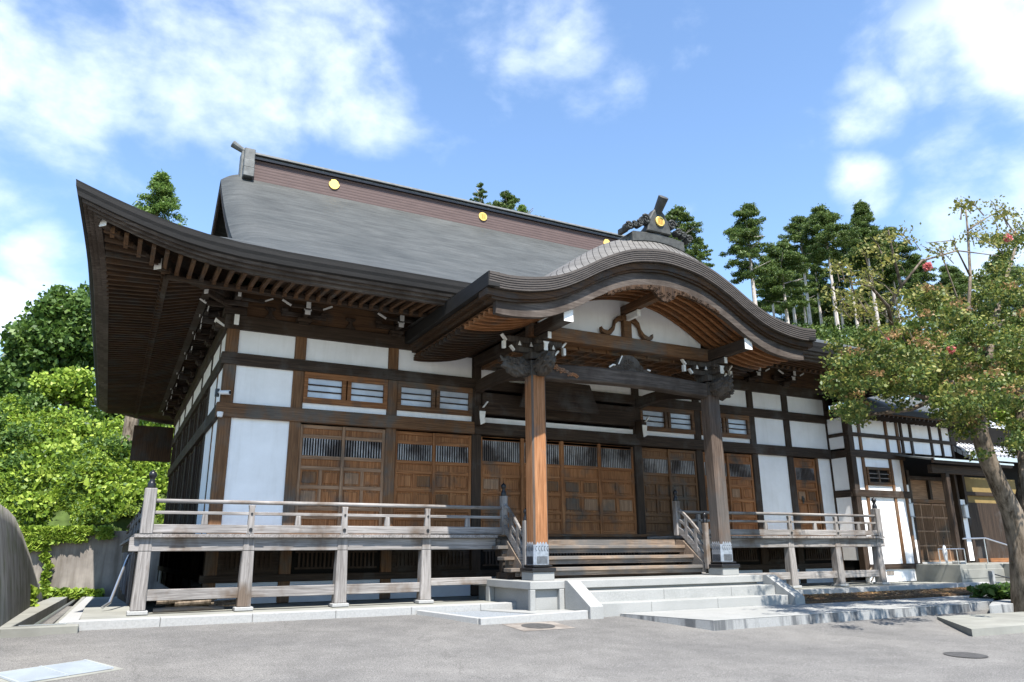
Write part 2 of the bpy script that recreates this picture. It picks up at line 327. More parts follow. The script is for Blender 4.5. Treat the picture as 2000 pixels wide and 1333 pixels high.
# far terrain behind
def hz(x, y):
    z = float(np.interp(y, [25, 27, 32, 40, 60, 130], [.45, 2.7, 6.0, 8.0, 12, 20]))+max(0, -x-5)*.16*min(1, max(0, y-25)/4)
    if x > 1: z = z*max(0, 1-(x-1)/5)+min(1, (x-1)/5)*(-2+max(0, y-27)*.22)
    return z+.3*math.sin(x*.9+y*.4)+.2*math.sin(y*1.3-x*.5)
X = [-120, -70, -45, -30, -24, -20, -17, -14, -12, -10, -9, -8, -7, -6, -5, -4, -3.2, -2.4, -1.6, -1, 0, 1, 2, 3, 4, 6, 10, 20, 35, 50, 70, 100, 150, 260]
Y = [25.3, 25.8, 26.4, 27, 28, 29, 30, 32, 34, 36, 38, 40, 43, 46, 50, 65, 90, 130]
b = MB(); b.grid([[(x, 25.3, -3.2) for x in X]]+[[(x, y, hz(x, y)) for x in X] for y in Y]); struct(b.build('hillside', 'hill', smooth=True))

# ------------------------------------------------------------------ stone works
DZ = -.25; ST = -1.89
b = MB(); b.box(-2.8, 7.4, -3.05, 2, -2.3, ST-.03); b.prism([(2, -2.5), (2, ST-.03), (24.9, ST-.90), (24.9, -3.5)], 'x', -2.8, 7.4); b.cur = 1
for k in range(6): b.box(-3.13+k*1.755, -3.13+(k+1)*1.755-.008, -3.4, -3.05, -2.3, ST)
b.prism([(-3.05, -2.3), (-3.05, ST), (24.9, ST-.86), (24.9, -3.5)], 'x', -3.12, -2.803); struct(b.build('stone_apron', ['conclight', 'kerb'], bevel=.01))
b = MB(); b.box(14.3, 40, -3.05, 0, -2.3, ST-.03); b.cur = 1; b.box(14.3, 26.2, -3.4, -3.05, -2.3, ST); struct(b.build('stone_apron_beside_annex', ['conclight', 'kerb'], bevel=.01))
st = thing('stone_steps', 'pale granite podium with three broad steps and sloping side cheeks below the porch', 'stone steps', (10.16, -4.4, -2.2))
b = MB(); b.box(6.45, 13.9, -4.42, -1.2, -1.55, -1.37); b.box(6.62, 13.8, -4.30, -1.2, -2.3, -1.553)
for x in (6.45, 7.25): b.box(x, x+.14, -4.42, -4.303, -2.3, -1.553)
b.box(6.45, 6.617, -2.2, -2.0, -2.3, -1.553); b.build('podium', 'granite', st, .012)
for i in range(2):
    b = MB(); cut = ((7.75, 10.05, 12.3, 13.89), (7.75, 9.3, 11.4, 13.89))[i]
    for q0, q1 in zip(cut, cut[1:]): b.box(q0, q1-.007, -4.42-.44*(i+1), -4.30, -2.4, -1.37-.245*(i+1))
    b.build('step', 'granite', st, .01)
for x0, x1 in ((7.39, 7.75), (13.9, 14.26)):
    MB().prism([(-4.423, -2.4), (-4.423, -1.36), (-4.55, -1.36), (-5.52, -1.90), (-5.52, -2.4)], 'x', x0, x1).build('cheek', 'granite', st, .008)
PAV = [(8.35, -5.32), (8.95, -7.8), (17.5, -7.75), (22, -7.1), (24.6, -6.1), (24.4, -5.6), (14.3, -5.55), (14.3, -5.3)]
o_ = MB().prism(PAV, 'z', -2.6, -2.11)
struct(o_.build('paving_edge', 'stained')); struct(MB().prism(PAV, 'z', -2.108, -2.09).build('granite_paving', 'granite', None, .006))
# gravel bed with kerb left of steps
kb = thing('gravel_bed', 'low granite kerb frame filled with grey gravel left of the stone steps', 'gravel bed', (6, -5, -2.1))
b = MB(); p = [at(858, 1188, -3.4), at(948, 1208, -5.45), at(1168, 1186, -5.4)]
A0, A1, A2 = (4.05, -3.42, -1.92), (4.85, -5.35, -2.0), (7.385, -5.35, -1.99)
b.bar((4.05, -3.42, -2.09), (4.72, -5.30, -2.16), .13, .26); b.bar((4.68, -5.36, -2.16), (7.38, -5.36, -2.11), .16, .26); b.build('kerb_frame', 'kerb', kb, .01)
b = MB(); b.prism([(4.2, -3.43), (4.78, -5.28), (6.4, -5.28), (6.4, -4.6), (5.6, -3.43)], 'z', -2.3, -2.045); b.build('gravel', 'gravel', kb)
b = MB(); b.prism([(6.3, -5.275), (7.38, -5.275), (7.38, -4.43), (6.62, -4.3), (6.0, -3.43), (5.62, -3.43)], 'z', -2.3, -2.02); b.build('slab', 'granite', kb)
# right planting bed
struct(MB().prism([(14.28, -3.42), (40, -3.42), (40, -6.2), (27, -5.9), (24.5, -5.55), (14.28, -5.5)], 'z', -2.4, -2.03).build('soil_bed', 'soil'))
struct(MB().prism([(20.4, -6.9), (23.2, -5.9), (26, -5.7), (30, -6.8), (30, -9.2), (21, -8.2), (17.6, -8.4)], 'z', -2.6, -2.09).build('bed_kerb', 'stained', None, .01))
struct(MB().prism([(15.6, -8.3), (30, -9.6), (30, -11.5), (13.4, -10.5)], 'z', -2.7, -2.275).build('concrete_strip', 'conclight'))
# drain, retaining walls
dr = thing('drain_channel', 'open concrete drain channel with a long pipe beside the left wall', 'drain', (-3.5, 0, -2.1))
def dbar(x0, x1, dz0, dz1, name, m, y0=-3.3):
    MB().prism([(y0, -2.9), (y0, -1.97+dz1), (24.9, -2.72+dz1), (24.9, -3.4)], 'x', x0, x1).build(name, m, dr, .01)
dbar(-3.27, -3.14, 0, -.02, 'channel_wall', 'conclight'); dbar(-4.6, -3.93, 0, .0, 'channel_wall', 'conclight'); dbar(-3.93, -3.27, 0, -.62, 'channel_floor', 'void')
MB().tube([(-3.62, -3.1, -2.05), (-3.62, 24.8, -2.9)], .05).build('pipe', 'steel', dr)
MB().box(-4.0, -2.78, -3.78, -3.42, -2.3, -1.93).build('cover_block', 'conclight', dr, .015)
MB().box(-3.75, -3.0, -3.50, -3.44, -1.925, -1.91).build('steel_strip', 'steel', dr)
rw = tag(MB().prism([(25.0, -3.4), (25.0, .50), (25.35, .50), (25.35, -3.4)], 'x', -9, 2.5).build('retaining_wall', 'conc', None, .015), 'weathered brown concrete retaining wall under the vines left of the veranda', 'retaining wall')
b = MB(); rows = []
TOPW = [(-14, -4.3, .9), (-6, -4.55, .6), (-1, -4.63, .38), (1, -4.67, .36), (3, -4.69, .26), (6, -4.71, -.11), (10, -4.71, -.77), (16, -4.8, -1.69), (22, -4.9, -2.5)]
for y, xt, zt in TOPW:
    xb = -4.12-.03*(y+2); zb = -1.99-.027*(y+2)
    rows.append([(xb+(xt-xb)*(k/8)**1.2, y, zb-.1+(zt-zb+.1)*k/8) for k in range(9)]+[(xt-.3, y, zt+.02), (-7.5, y, zt+.3)])
b.grid(rows); tag(b.build('battered_wall', 'concmoss', None, smooth=True), 'dark mossy leaning concrete wall at the left edge', 'retaining wall')
# grates and manholes
def plate(name, c, sx, sy, rot, label, cat, mats=('steel', 'void'), slats=14, group=None):
    z = gz(c[1])+.006; o = thing(name, label, cat, (c[0], c[1], z), group); ca, sa = math.cos(rot), math.sin(rot)
    def q(x, y, zz): return (c[0]+x*ca-y*sa, c[1]+x*sa+y*ca, gz(c[1]+x*sa+y*ca)+zz)
    b = MB(); b.add([q(-sx-.12, -sy-.12, .004), q(sx+.12, -sy-.12, .004), q(sx+.12, sy+.12, .004), q(-sx-.12, sy+.12, .004)], [(0, 1, 2, 3)]); b.build('concrete_surround', 'conclight', o)
    b = MB(); b.add([q(-sx, -sy, .008), q(sx, -sy, .008), q(sx, sy, .008), q(-sx, sy, .008)], [(0, 1, 2, 3)]); b.build('pit', mats[1], o)
    b = MB()
    for i in range(slats):
        x = -sx+2*sx*(i+.5)/slats; b.bar(q(x, -sy, .016), q(x, sy, .016), 2*sx/slats*.62, .02)
    for y in (-sy, 0, sy): b.bar(q(-sx, y, .02), q(sx, y, .02), .03, .024)
    b.build('bars', mats[0], o)
plate('drain_grate', (-2.95, -7.35, 0), .42, .62, -1.1, 'square galvanised steel drain grate in the asphalt at lower left', 'drain grate', mats=('galv', 'void'), slats=16)
def cover(c, r, label, surround):
    z = gz(c[1]); o = thing('manhole_cover', label, 'manhole cover', (c[0], c[1], z), 'manhole covers')
    if surround:
        b = MB(); b.add([(c[0]+a*.62, c[1]+d*.5, gz(c[1]+d*.5)+.006) for a, d in ((-1, -1), (1, -1), (1, 1), (-1, 1))], [(0, 1, 2, 3)]); b.build('concrete_collar', 'conc', o)
    b = MB(); n = 24; b.add([(c[0]+r*math.cos(i*6.2832/n), c[1]+r*math.sin(i*6.2832/n), gz(c[1]+r*math.sin(i*6.2832/n))+.012) for i in range(n)], [tuple(range(n))]); b.build('lid', 'iron', o)
cover((5.75, -6.0), .36, 'round manhole cover in a pale square collar in front of the stone steps', True)
cover((10.9, -11.9), .34, 'dark round manhole cover in the asphalt at lower right', False)

# ------------------------------------------------------------------ temple hall
H = thing('temple_hall', 'large wooden temple hall with white plaster walls and a sweeping dark shingle roof', 'temple', (11.3, 0, -1.9))
PX = [-.155, 1.655, 4.375, 7.1, 13.2, 15.92, 18.625, 20.48, 22.85]; PW = .155
Z5, Z4, Z7, Z3, Z2, Z1, ZT = 2.77, 3.14, 3.32, 4.19, 4.51, 5.17, 5.56
for i, x in enumerate(PX):
    c = 'brownz' if i in (0, 1, 2) else 'darkz'
    MB().box(x-PW, x+PW, 0, .30, -1.9, ZT).build('post', c, H, .02)
SY = [3.45, 6.2, 9.5, 12.6, 15.4, 18.2]
for y in SY: MB().box(-.31, 0, y-.15, y+.15, -1.9, ZT).build('post', 'darkz', H, .02)
# horizontal beams, front and left side
for z0, z1, pr, c in ((Z5, Z4, .075, 'brownx'), (Z3, Z2, .055, 'darkx'), (Z1, ZT, .065, 'darkx'), (-.55, -.25, .04, 'darkx'), (-1.38, -1.2, .03, 'darkx')):
    if c == 'brownx': MB().box(-.40, 7.0, -pr, .2, z0, z1).build('beam', c, H, .012); MB().box(7.004, 22.7, -pr, .2, z0, z1).build('beam', 'darkx', H, .012)
    else: MB().box(-.40, 22.7, -pr, .2, z0, z1).build('beam', c, H, .012)
    MB().box(-.31-pr, -.05, .21, 18.35, z0-.003, z1-.003).build('beam', 'darky', H, .012)
for x in (7.27, 13.03): pass
MB().box(7.27, 13.03, -.09, .15, 3.42, 4.08).build('beam', 'darkx', H, .012, label='broad dark lintel beam above the central doors')
MB().box(-.1, 22.9, .32, 18.3, -1.9, 5.5).build('core', 'void', H)  # closed black box added inside the walls to stop light leaks
MB().box(-.27, 22.8, .04, .33, -1.9, -1.39).build('foundation', 'found', H)
MB().box(-.27, -.02, .31, 18.3, -1.9, -1.4).build('foundation', 'found', H)
def panel(x0, x1, z0, z1, y=.06): return MB().box(x0, x1, y, y+.12, z0, z1).build('wall_panel', 'plaster', H)
g = .004
for i in (0, 1, 2, 3, 4, 5, 6, 7):
    a, c = PX[i]+PW-.01, PX[i+1]-PW+.01
    panel(a, c, Z2-.01, Z1+.01)
panel(PX[0]+.14, PX[1]-.14, Z4, Z3); panel(PX[0]+.14, PX[1]-.14, DZ, Z5)
panel(PX[6]+.14, PX[7]-.14, Z4, Z3); panel(PX[6]+.14, PX[7]-.14, DZ, Z5); panel(PX[7]+.14, PX[8]-.14, Z4, Z3); panel(21.98, PX[8]-.14, DZ, Z5)
MB().box(21.84, 21.98, .0, .2, DZ, Z5).build('post', 'brownz', H, .01)
for i in (1, 2, 3, 4, 5): panel(PX[i]+.14, PX[i+1]-.14, Z4-.01, Z7)
# thin ink-dark edging around white panels in the corner bay
def side_panel(y0, y1, z0, z1): return MB().box(-.285, -.12, y0, y1, z0, z1).build('wall_panel', 'plaster', H)
yy = [.30]+SY
for i in range(len(yy)-1):
    a = yy[i]+(.15 if i else 0)-.01; c = yy[i+1]-.14; n = 2 if c-a > 2 else 1
    if i: side_panel(a, c, Z2-.01, Z1+.01)
    if i == 0:
        for z0, z1 in ((Z4, Z3), (DZ, Z5), (Z2-.01, Z1+.01)):
            side_panel(a, 1.4, z0, z1); side_panel(1.6, c, z0, z1)
        MB().box(-.30, -.05, 1.4, 1.6, DZ, Z1).build('post', 'brownz', H)
    else:
        b = MB()
        for z0, z1 in ((Z4, Z3), (DZ, Z5)):
            k = 4 if n == 2 else 2
            for j in range(k):
                s0 = a+(c-a)*j/k; s1 = a+(c-a)*(j+1)/k; o_ = .03*(j % 2)
                b.box(-.24+o_, -.12, s0, s1, z0, z1)
                for q in (s0, s1-.07): b.box(-.27+o_, -.22+o_, q, q+.07, z0, z1)
                for q in (z0, z1-.09): b.box(-.27+o_, -.22+o_, s0+.07, s1-.07, q, q+.09)
        b.build('side_shutters', 'darkz', H)
q0 = at(262, 832, 19.5); q1 = at(332, 903, 19.5); MB().box(q0.x, q1.x, 19.3, 19.6, q1.z, q0.z).build('rear_side_canopy', 'eavez', H)
# doors
def door(x0, x1, y, z0, z1, col, tall=False, frame=None, label=None):
    b = MB(); s = .085; zg0, zg1 = (1.98, 2.62) if tall else (1.88, 2.36)
    for x in (x0, x1-s): b.box(x, x+s, y-.022, y+.03, z0, z1)
    b.cur = 1
    zr = [z0+.0, z0+.36, .42, .99, 1.50, zg0-.09, zg1, z1-.10]
    for z in zr: b.box(x0+s, x1-s, y-.018, y+.03, z, z+(.10 if z != z0 else .12))
    xm = (x0+x1)/2
    b.cur = 0
    for za, zb in ((.52, .99), (1.09, 1.50)): b.box(xm-.045, xm+.045, y-.017, y+.03, za, zb)
    fr = frame or col; o = b.build('door', [fr+'z', fr+'x'], H, .006, label=label)
    b = MB(); b.box(x0+s, x1-s, y+.022, y+.035, z0, zg0-.09); b.box(x0+s, x1-s, y+.022, y+.035, zg1+.1, z1); b.build('panel', col+'z', o)
    for za, zb in ((.52, .99), (1.09, 1.50)):
        for xa, xb in ((x0+s, xm-.045), (xm+.045, x1-s)): MB().box(xa+.05, xb-.05, y-.004, y+.03, za+.05, zb-.05).build('raised_panel', random.choice([col, col, 'tan', 'brown'])+'z', o, .022)
    b = MB(); n = int((x1-x0-2*s)/.072)
    for i in range(n):
        x = x0+s+(x1-x0-2*s)*(i+.5)/n; b.box(x-.016, x+.016, y-.012, y+.012, zg0+.01, zg1)
    b.build('grille', 'barz', o)
    return o
def doorpair(i, col, y=.07):
    a, c = PX[i]+PW, PX[i+1]-PW; m = (a+c)/2; fr = 'tan' if i == 1 else None; door(a, m+.05, y+.045, DZ+.08, Z5-.04, col, frame=fr); door(m-.04, c, y, DZ+.08, Z5-.04, col, frame=fr)
doorpair(1, 'orange'); doorpair(2, 'orange'); doorpair(4, 'brown'); doorpair(5, 'orange')
a, c = PX[3]+PW, PX[4]-PW
for k in range(4): door(a+(c-a)*k/4-(.03 if k in (1, 3) else 0), a+(c-a)*(k+1)/4+.03*(k in (0, 2)), .07+.05*(k in (0, 3)), DZ+.08, Z5-.04, 'orange', True)
for k in (1, 2, 3): MB().box(a+(c-a)*k/4-.06, a+(c-a)*k/4+.06, .02, .09, DZ+.08, Z5-.02).build('mullion', 'orangez', H, .01)
dd = door(PX[7]+PW, 21.84, .08, DZ+.08, Z5-.04, 'orange', label='narrow single wooden side door')
b = MB(); b.tube([(20.95, .05, 1.22), (20.95, -.01, 1.2), (20.95, .02, 1.05)], .018); b.box(20.91, 20.99, .045, .06, 1.0, 1.28); b.build('handle', 'black', dd)
MB().box(-.2, 22.7, -.06, .3, DZ-.0, DZ+.08).build('sill', 'brownx', H, .008)
# transom windows
def window(x0, x1, col):
    b = MB(); m = (x0+x1)/2; s = .11
    b.box(x0, x1, -.02, .16, Z3-.16, Z3); b.box(x0, x1, -.02, .16, Z7, Z7+.16)
    for x in (x0, x1-s, m-.13, m+.02): b.box(x, x+s, -.018, .16, Z7+.16, Z3-.16)
    o = b.build('window', col+'x', H, .006)
    b = MB(); b.box(x0+s, m-.13, .08, .10, Z7+.16, Z3-.16); b.box(m+.13, x1-s, .08, .10, Z7+.16, Z3-.16); b.build('pane', 'shoji', o)
    b = MB()
    for k in (1, 2):
        z = Z7+.16+(Z3-Z7-.32)*k/3; b.box(x0+s, m-.13, .03, .07, z-.016, z+.016); b.box(m+.13, x1-s, .03, .07, z-.016, z+.016)
    b.build('bar', 'darkx', o)
for i in (1, 2, 4, 5): window(PX[i]+PW, PX[i+1]-PW, 'orange' if i == 1 else 'brown')
# under-floor vents
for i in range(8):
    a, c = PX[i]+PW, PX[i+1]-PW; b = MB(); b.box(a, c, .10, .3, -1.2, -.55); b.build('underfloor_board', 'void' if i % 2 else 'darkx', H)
    b = MB(); n = int((c-a-.3)/.11)
    for k in range(n):
        x = a+.15+(c-a-.3)*(k+.5)/n; b.box(x-.028, x+.028, .055, .1, -1.05, -.68)
    for z in (-1.09, -.68): b.box(a+.1, c-.1, .05, .1, z, z+.05)
    b.build('vent_grille', 'darkz', H)
# brackets
def bracket(x, y, along='x', out=-1, tips=True):
    b = MB(); w = MB()
    def bx(mb, a0, a1, o0, o1, z0, z1):     # a = along the wall, o = outwards
        if along == 'x': mb.box(x+a0, x+a1, *(sorted((y+out*o0, y+out*o1))), z0, z1)
        else: mb.box(*(sorted((x+out*o0, x+out*o1))), y+a0, y+a1, z0, z1)
    bx(b, -.2, .2, -.1, .26, 5.57, 5.66); bx(b, -.15, .15, -.1, .2, 5.5, 5.57)
    bx(b, -.055, .055, 0, .52, 5.665, 5.80); bx(b, -.085, .085, .40, .56, 5.80, 5.86)
    bx(b, -.05, .05, 0, .62, 5.88, 6.02)
    bx(b, -.62, .62, .06, .16, 5.70, 5.82); bx(b, -.42, .42, .42, .52, 5.865, 5.95)
    for a in (-.55, .55): bx(b, a-.09, a+.09, .03, .19, 5.82, 5.9)
    o = b.build('bracket', 'darkx', H, .01)
    bx(w, -.06, .06, .62, .64, 5.84, 6.04); bx(w, -.075, .075, .562, .575, 5.67, 5.78); bx(w, -.10, .10, .555, .56, 5.785, 5.83)
    for s in (-1, 1):
        p0 = (s*.44, .47, 5.90); p1 = (s*.64, .47, 6.0)
        if along == 'x': w.bar((x+p0[0], y+out*p0[1], p0[2]), (x+p1[0]+s*.05, y+out*p1[1], p1[2]+.03), .045, .045)
        else: w.bar((x+out*p0[1], y+p0[0], p0[2]), (x+out*p1[1], y+p1[0], p1[2]), .03, .035)
    w.build('bracket_tip', 'tip', o); return o
for x in (PX[1], PX[2], PX[3], PX[4], PX[5], PX[6], PX[7]): bracket(x, 0)
for y in [1.5]+SY: bracket(-.31, y+.0, 'y')
# corner cluster
b = MB(); b.box(-.45, .12, -.15, .4, 5.56, 5.75); b.box(-.55, .1, -.42, -.32, 5.72, 5.84); b.box(-.9, -.3, -.12, 0, 5.72, 5.84); b.box(-.27, -.1, -.75, .1, 5.86, 6.02); b.box(-.95, .1, .04, .2, 5.86, 6.02)
b.bar((-.1, .1, 5.75), (-1.0, -.8, 5.86), .12, .14); b.bar((-.1, .1, 5.93), (-1.25, -1.05, 6.06), .12, .16)
b.bar((-.16, .05, 5.33), (-.16, -.42, 5.33), .12, .30); b.bar((-.1, .14, 5.33), (-.62, .14, 5.33), .12, .28)
b.box(.35, .5, -.5, -.42, 5.85, 5.96); b.box(-.1, .5, -.48, -.42, 5.86, 5.94)
o = b.build('corner_bracket', 'darkx', H, .01)
w = MB(); w.box(-.225, -.145, -.77, -.75, 5.86, 6.02); w.box(-.22, -.10, -.45, -.425, 5.17, 5.45); w.box(-.97, -.952, .05, .15, 5.86, 6.02); w.bar((-1.25, -1.05, 6.06), (-1.27, -1.07, 6.062), .12, .15)
w.bar((-1.0, -.8, 5.86), (-1.02, -.82, 5.862), .11, .13); w.prism([(-.2, 5.16), (-.42, 5.22), (-.66, 5.36), (-.64, 5.44), (-.42, 5.28), (-.2, 5.22)], 'y', .06, .2)
w.bar((-.6, -.38, 5.84), (-.8, -.38, 5.96), .035, .035); w.bar((.52, -.46, 5.92), (.72, -.46, 6.02), .03, .035); w.bar((-.93, -.15, 5.74), (-1.1, -.15, 5.84), .03, .035)
w.build('bracket_tip', 'tip', o)

# ---- main roof
EX0, EX1, EY0, EY1 = -3.72, 26.5, -3.5, 21.5; CYR = 9.0
def F(t): return 6.2+.38*t+.0215*t*t
def lift(d, t): d = max(0, d); return .72*max(0, 1-d/5.2)**3.2*max(0, 1-t/5)**1.5
def sweep(d): return .26*max(0, 1-max(0, d)/4)**2.5
GX0, GX1 = -.2, 23.0
def front_pt(s, t):      # s 0..1 across between the hips
    xl = min(EX0+t, GX0) if t < GX0-EX0 else GX0; xr = max(EX1-t, GX1) if t < EX1-GX1 else GX1
    x = xl+(xr-xl)*s; dl = (x-xl); dr = (xr-x); d = min(dl, dr)
    z = F(t)+lift(min(x-EX0, EX1-x), t)
    k = max(0, 1-t/3.5)
    yo = sweep(min(x-EX0, EX1-x))*k
    xo = (-sweep(0)*max(0, 1-dl/1.5)**2+sweep(0)*max(0, 1-dr/1.5)**2)*k
    if t > 3.2:
        z -= .42*max(0, 1-d/.85)**2*min(1, (t-3.2)/1.5)
    return x+xo, EY0+t-yo, z
ss = [0, .004, .008, .013, .019, .026, .034, .045, .06, .08, .105, .14, .18]+[.22+.56*i/16 for i in range(17)]; ss += [1-s for s in ss[:13]][::-1]
TS = [i*12.5/44 for i in range(45)]
b = MB(); b.grid([[front_pt(s, t) for s in ss] for t in TS])
b.grid([[(p[0], 2*CYR-p[1], p[2]) for p in [front_pt(s, t) for s in ss]] for t in TS])
for side in (0, 1):
    rows = []
    for t in [i*4.7/16 for i in range(17)]:
        row = []
        for s in ss:
            y0 = EY0+t; y1 = EY1-t; y = y0+(y1-y0)*s; d = min(y-EY0, EY1-y)
            z = F(t)-.02-.25*max(0, t-3.2)+lift(d, t)
            x = EX0+t-sweep(d)*max(0, 1-t/3.5); yo = (-sweep(0)*max(0, 1-(y-y0)/1.5)**2+sweep(0)*max(0, 1-(y1-y)/1.5)**2)*max(0, 1-t/3.5)
            row.append((x if side == 0 else EX0+EX1-x, y+yo, z))
        rows.append(row)
    b.grid(rows)
RO = b.build('roof', 'bark', H, smooth=True)
# eave lip + soffit loops around the perimeter
def loop(off, dz, n=46):          # perimeter points at inward offset off, height dz relative to the lip top
    pts = []
    per = [EX0+(EX1-EX0)*s for s in ss]; pery = [EY0+(EY1-EY0)*s for s in ss]
    def q(x, y):
        dx = min(x-EX0, EX1-x); dy = min(y-EY0, EY1-y)
        d = max(dx, dy); z = F(0)+lift(d, 0)+dz
        sx = -1 if x < 11 else 1; sy = -1 if y < 9 else 1
        xo = sx*sweep(dy) if dx < .01 else (sx*sweep(0)*max(0, 1-dx/1.5)**2)
        yo = sy*sweep(dx) if dy < .01 else (sy*sweep(0)*max(0, 1-dy/1.5)**2)
        kx = (x-11.39)/(11.39-EX0); ky = (y-CYR)/(CYR-EY0)
        fx = 1-off/(11.39-EX0); fy = 1-off/(CYR-EY0)
        return (11.39+(x+xo-11.39)*fx, CYR+(y+yo-CYR)*fy, z)
    for x in per[:-1]: pts.append(q(x, EY0))
    for y in pery[:-1]: pts.append(q(EX1, y))
    for x in per[::-1][:-1]: pts.append(q(x, EY1))
    for y in pery[::-1][:-1]: pts.append(q(EX0, y))
    pts.append(pts[0]); return pts
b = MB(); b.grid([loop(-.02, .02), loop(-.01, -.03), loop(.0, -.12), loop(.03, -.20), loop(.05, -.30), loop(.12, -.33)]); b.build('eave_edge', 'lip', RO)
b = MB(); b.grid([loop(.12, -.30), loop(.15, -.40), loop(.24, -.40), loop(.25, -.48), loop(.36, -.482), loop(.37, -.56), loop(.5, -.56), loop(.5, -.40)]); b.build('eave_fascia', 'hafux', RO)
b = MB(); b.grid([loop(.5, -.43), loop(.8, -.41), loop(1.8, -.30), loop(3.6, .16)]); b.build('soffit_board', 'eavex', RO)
def lz(d): return F(0)+lift(d, 0)
b = MB(); pit = .285
n = int((EX1-EX0-.9)/pit)
def rafters(axis, which):
    b = MB(); lo, hi = (EX0, EX1) if axis == 'x' else (EY0, EY1)
    n = int((hi-lo-1.0)/pit)
    for i in range(n+1):
        a = lo+.5+i*pit; d = min(a-lo, hi-a); li = lift(d, 0); sw = sweep(d)
        for (o0, z0, o1, z1, w, h) in ((.45-sw*.6, -.50, 1.85, -.39, .09, .11), (1.6, -.50, 3.6, .02, .10, .13)):
            if axis == 'x' and which == 0 and o0 > 1: o1, z1 = 2.35, -.22
            if o1 > d+.15: o1_ = d+.15; z1_ = z0+(z1-z0)*(o1_-o0)/(o1-o0)
            else: o1_, z1_ = o1, z1
            if o1_ < o0+.15: continue
            la = li; lb = li*(1 if o0 < 1 else 1)
            za, zb = F(0)+z0+la*(1 if o0 < 1 else .9), F(0)+z1_+li*max(0, 1-o1_/4.2)
            if axis == 'x':
                y0, y1 = (EY0+o0, EY0+o1_) if which == 0 else (EY1-o0, EY1-o1_); b.bar((a, y0, za), (a, y1, zb), w, h)
            else:
                x0, x1 = (EX0+o0, EX0+o1_) if which == 0 else (EX1-o0, EX1-o1_); b.bar((x0, a, za), (x1, a, zb), w, h)
    return b
rafters('x', 0).build('rafters', 'rafty', RO); rafters('y', 0).build('rafters', 'eavex', RO); rafters('y', 1).build('rafters', 'eavex', RO)
b = MB()
for (o_, dz, w, h) in ((1.72, -.46, .12, .10), (2.75, -.225, .2, .16)):
    x0, x1, y0, y1 = EX0+o_, EX1-o_, EY0+o_, EY1-o_; z = F(0)+dz
    b.bar((x0, y0, z), (x1, y0, z), w, h) if o_ < 2 else None; b.bar((x0, y0, z-.003), (x0, y1, z-.003), w, h); b.bar((x1, y0, z-.003), (x1, y1, z-.003), w, h)
b.build('eave_purlin', 'darkx', RO, .01)
MB().box(-1.2, 22, EY0+2.34, EY0+2.5, F(0)-.31, F(0)-.16).build('eave_purlin', 'eavex', RO, .01)
# boards between head beam and soffit
MB().box(-.25, 22.8, .02, .3, ZT, 6.25).build('frieze', 'raftx', H); MB().box(-.27, .0, .3, 18.3, ZT, 6.25).build('frieze', 'darky', H)
for i in range(6):
    if i == 3: continue
    x = (PX[i]+PX[i+1])/2; MB().prism([(x-.16, 5.565), (x-.05, 5.72), (x-.05, 5.80), (x-.14, 5.84), (x-.14, 5.9), (x+.14, 5.9), (x+.14, 5.84), (x+.05, 5.80), (x+.05, 5.72), (x+.16, 5.565)], 'y', -.06, .05).build('strut', 'darkz', H, .008)
# hip rafters with white ends
for sx, ex in ((1, EX0), (-1, EX1)):
    p = lambda o_, z: (ex+sx*(o_-.1), EY0+o_-.12, z)
    c0 = F(0)+lift(0, 0)
    for A_, B_, w_, h_ in ((p(.42, c0-.60), p(1.95, c0-.92), .17, .22), (p(1.6, c0-.96), p(3.7, F(0)-.12), .2, .25)):
        o = MB().bar(A_, B_, w_, h_).build('corner_rafter', 'darky', RO, .01); q = Vector(A_)-(Vector(B_)-Vector(A_)).normalized()*.015
        MB().bar(q, A_, w_+.01, h_+.01).build('rafter_tip', 'tip', o)
# gable boards, pediment
for sx, gx in ((1, GX0), (-1, GX1)):
    b = MB()
    for sy in (1, -1):
        pts = [(EY0+t, F(t)-.42) for t in [3.7+8.8*i/24 for i in range(25)]]
        if sy < 0: pts = [(2*CYR-y, z) for y, z in pts]
        b.strip([(y, z-.42) for y, z in pts], [(y, z-.02) for y, z in pts], 'x', gx+sx*.02, gx+sx*.11)
    b.build('gable_board', 'darky', RO)
    MB().prism([(.9, 7.9), (17.1, 7.9), (9, 13.3)], 'x', gx+sx*.95, gx+sx*1.05).build('gable_wall', 'browny', RO)
# ridge
RX0, RX1 = .85, 21.95
rd = MB().box(RX0, RX1, 8.68, 9.32, 13.9, 14.92).build('ridge', 'ridge', RO)
MB().box(RX0-.02, RX1+.02, 8.56, 9.44, 14.923, 14.99).box(RX0, RX1, 8.62, 9.38, 15.06, 15.10).build('ridge_band', 'black', rd)
MB().box(RX0, RX1, 8.60, 9.40, 14.993, 15.057).box(RX0, RX1, 8.5, 9.5, 15.103, 15.13).prism([(8.55, 15.132), (9.45, 15.132), (9.33, 15.28), (9.0, 15.36), (8.67, 15.28)], 'x', RX0-.05, RX1+.05).build('ridge_cap', 'ceram', rd)
for sx, ex in ((-1, RX0), (1, RX1)):
    b = MB()
    for z0, z1, o_ in ((13.95, 14.35, .62), (14.37, 14.72, .55), (14.74, 15.3, .42)): b.box(*sorted((ex-sx*.12, ex+sx*.3)), 9-o_-.12, 9+o_+.12, z0, z1)
    b.box(*sorted((ex, ex+sx*.38)), 8.7, 9.3, 13.7, 15.25)
    b.tube([(ex-sx*.1, 9, 15.3), (ex+sx*.35, 9, 15.42), (ex+sx*.75, 9, 15.62)], [.1, .12, .16], 12); b.build('ridge_end_ornament', 'ceram', rd, .04)
def disc(c, r, th, n=28, ax='y'):
    return [(c[0]+r*math.cos(2*math.pi*i/n), c[1]+r*math.sin(2*math.pi*i/n)) for i in range(n)]
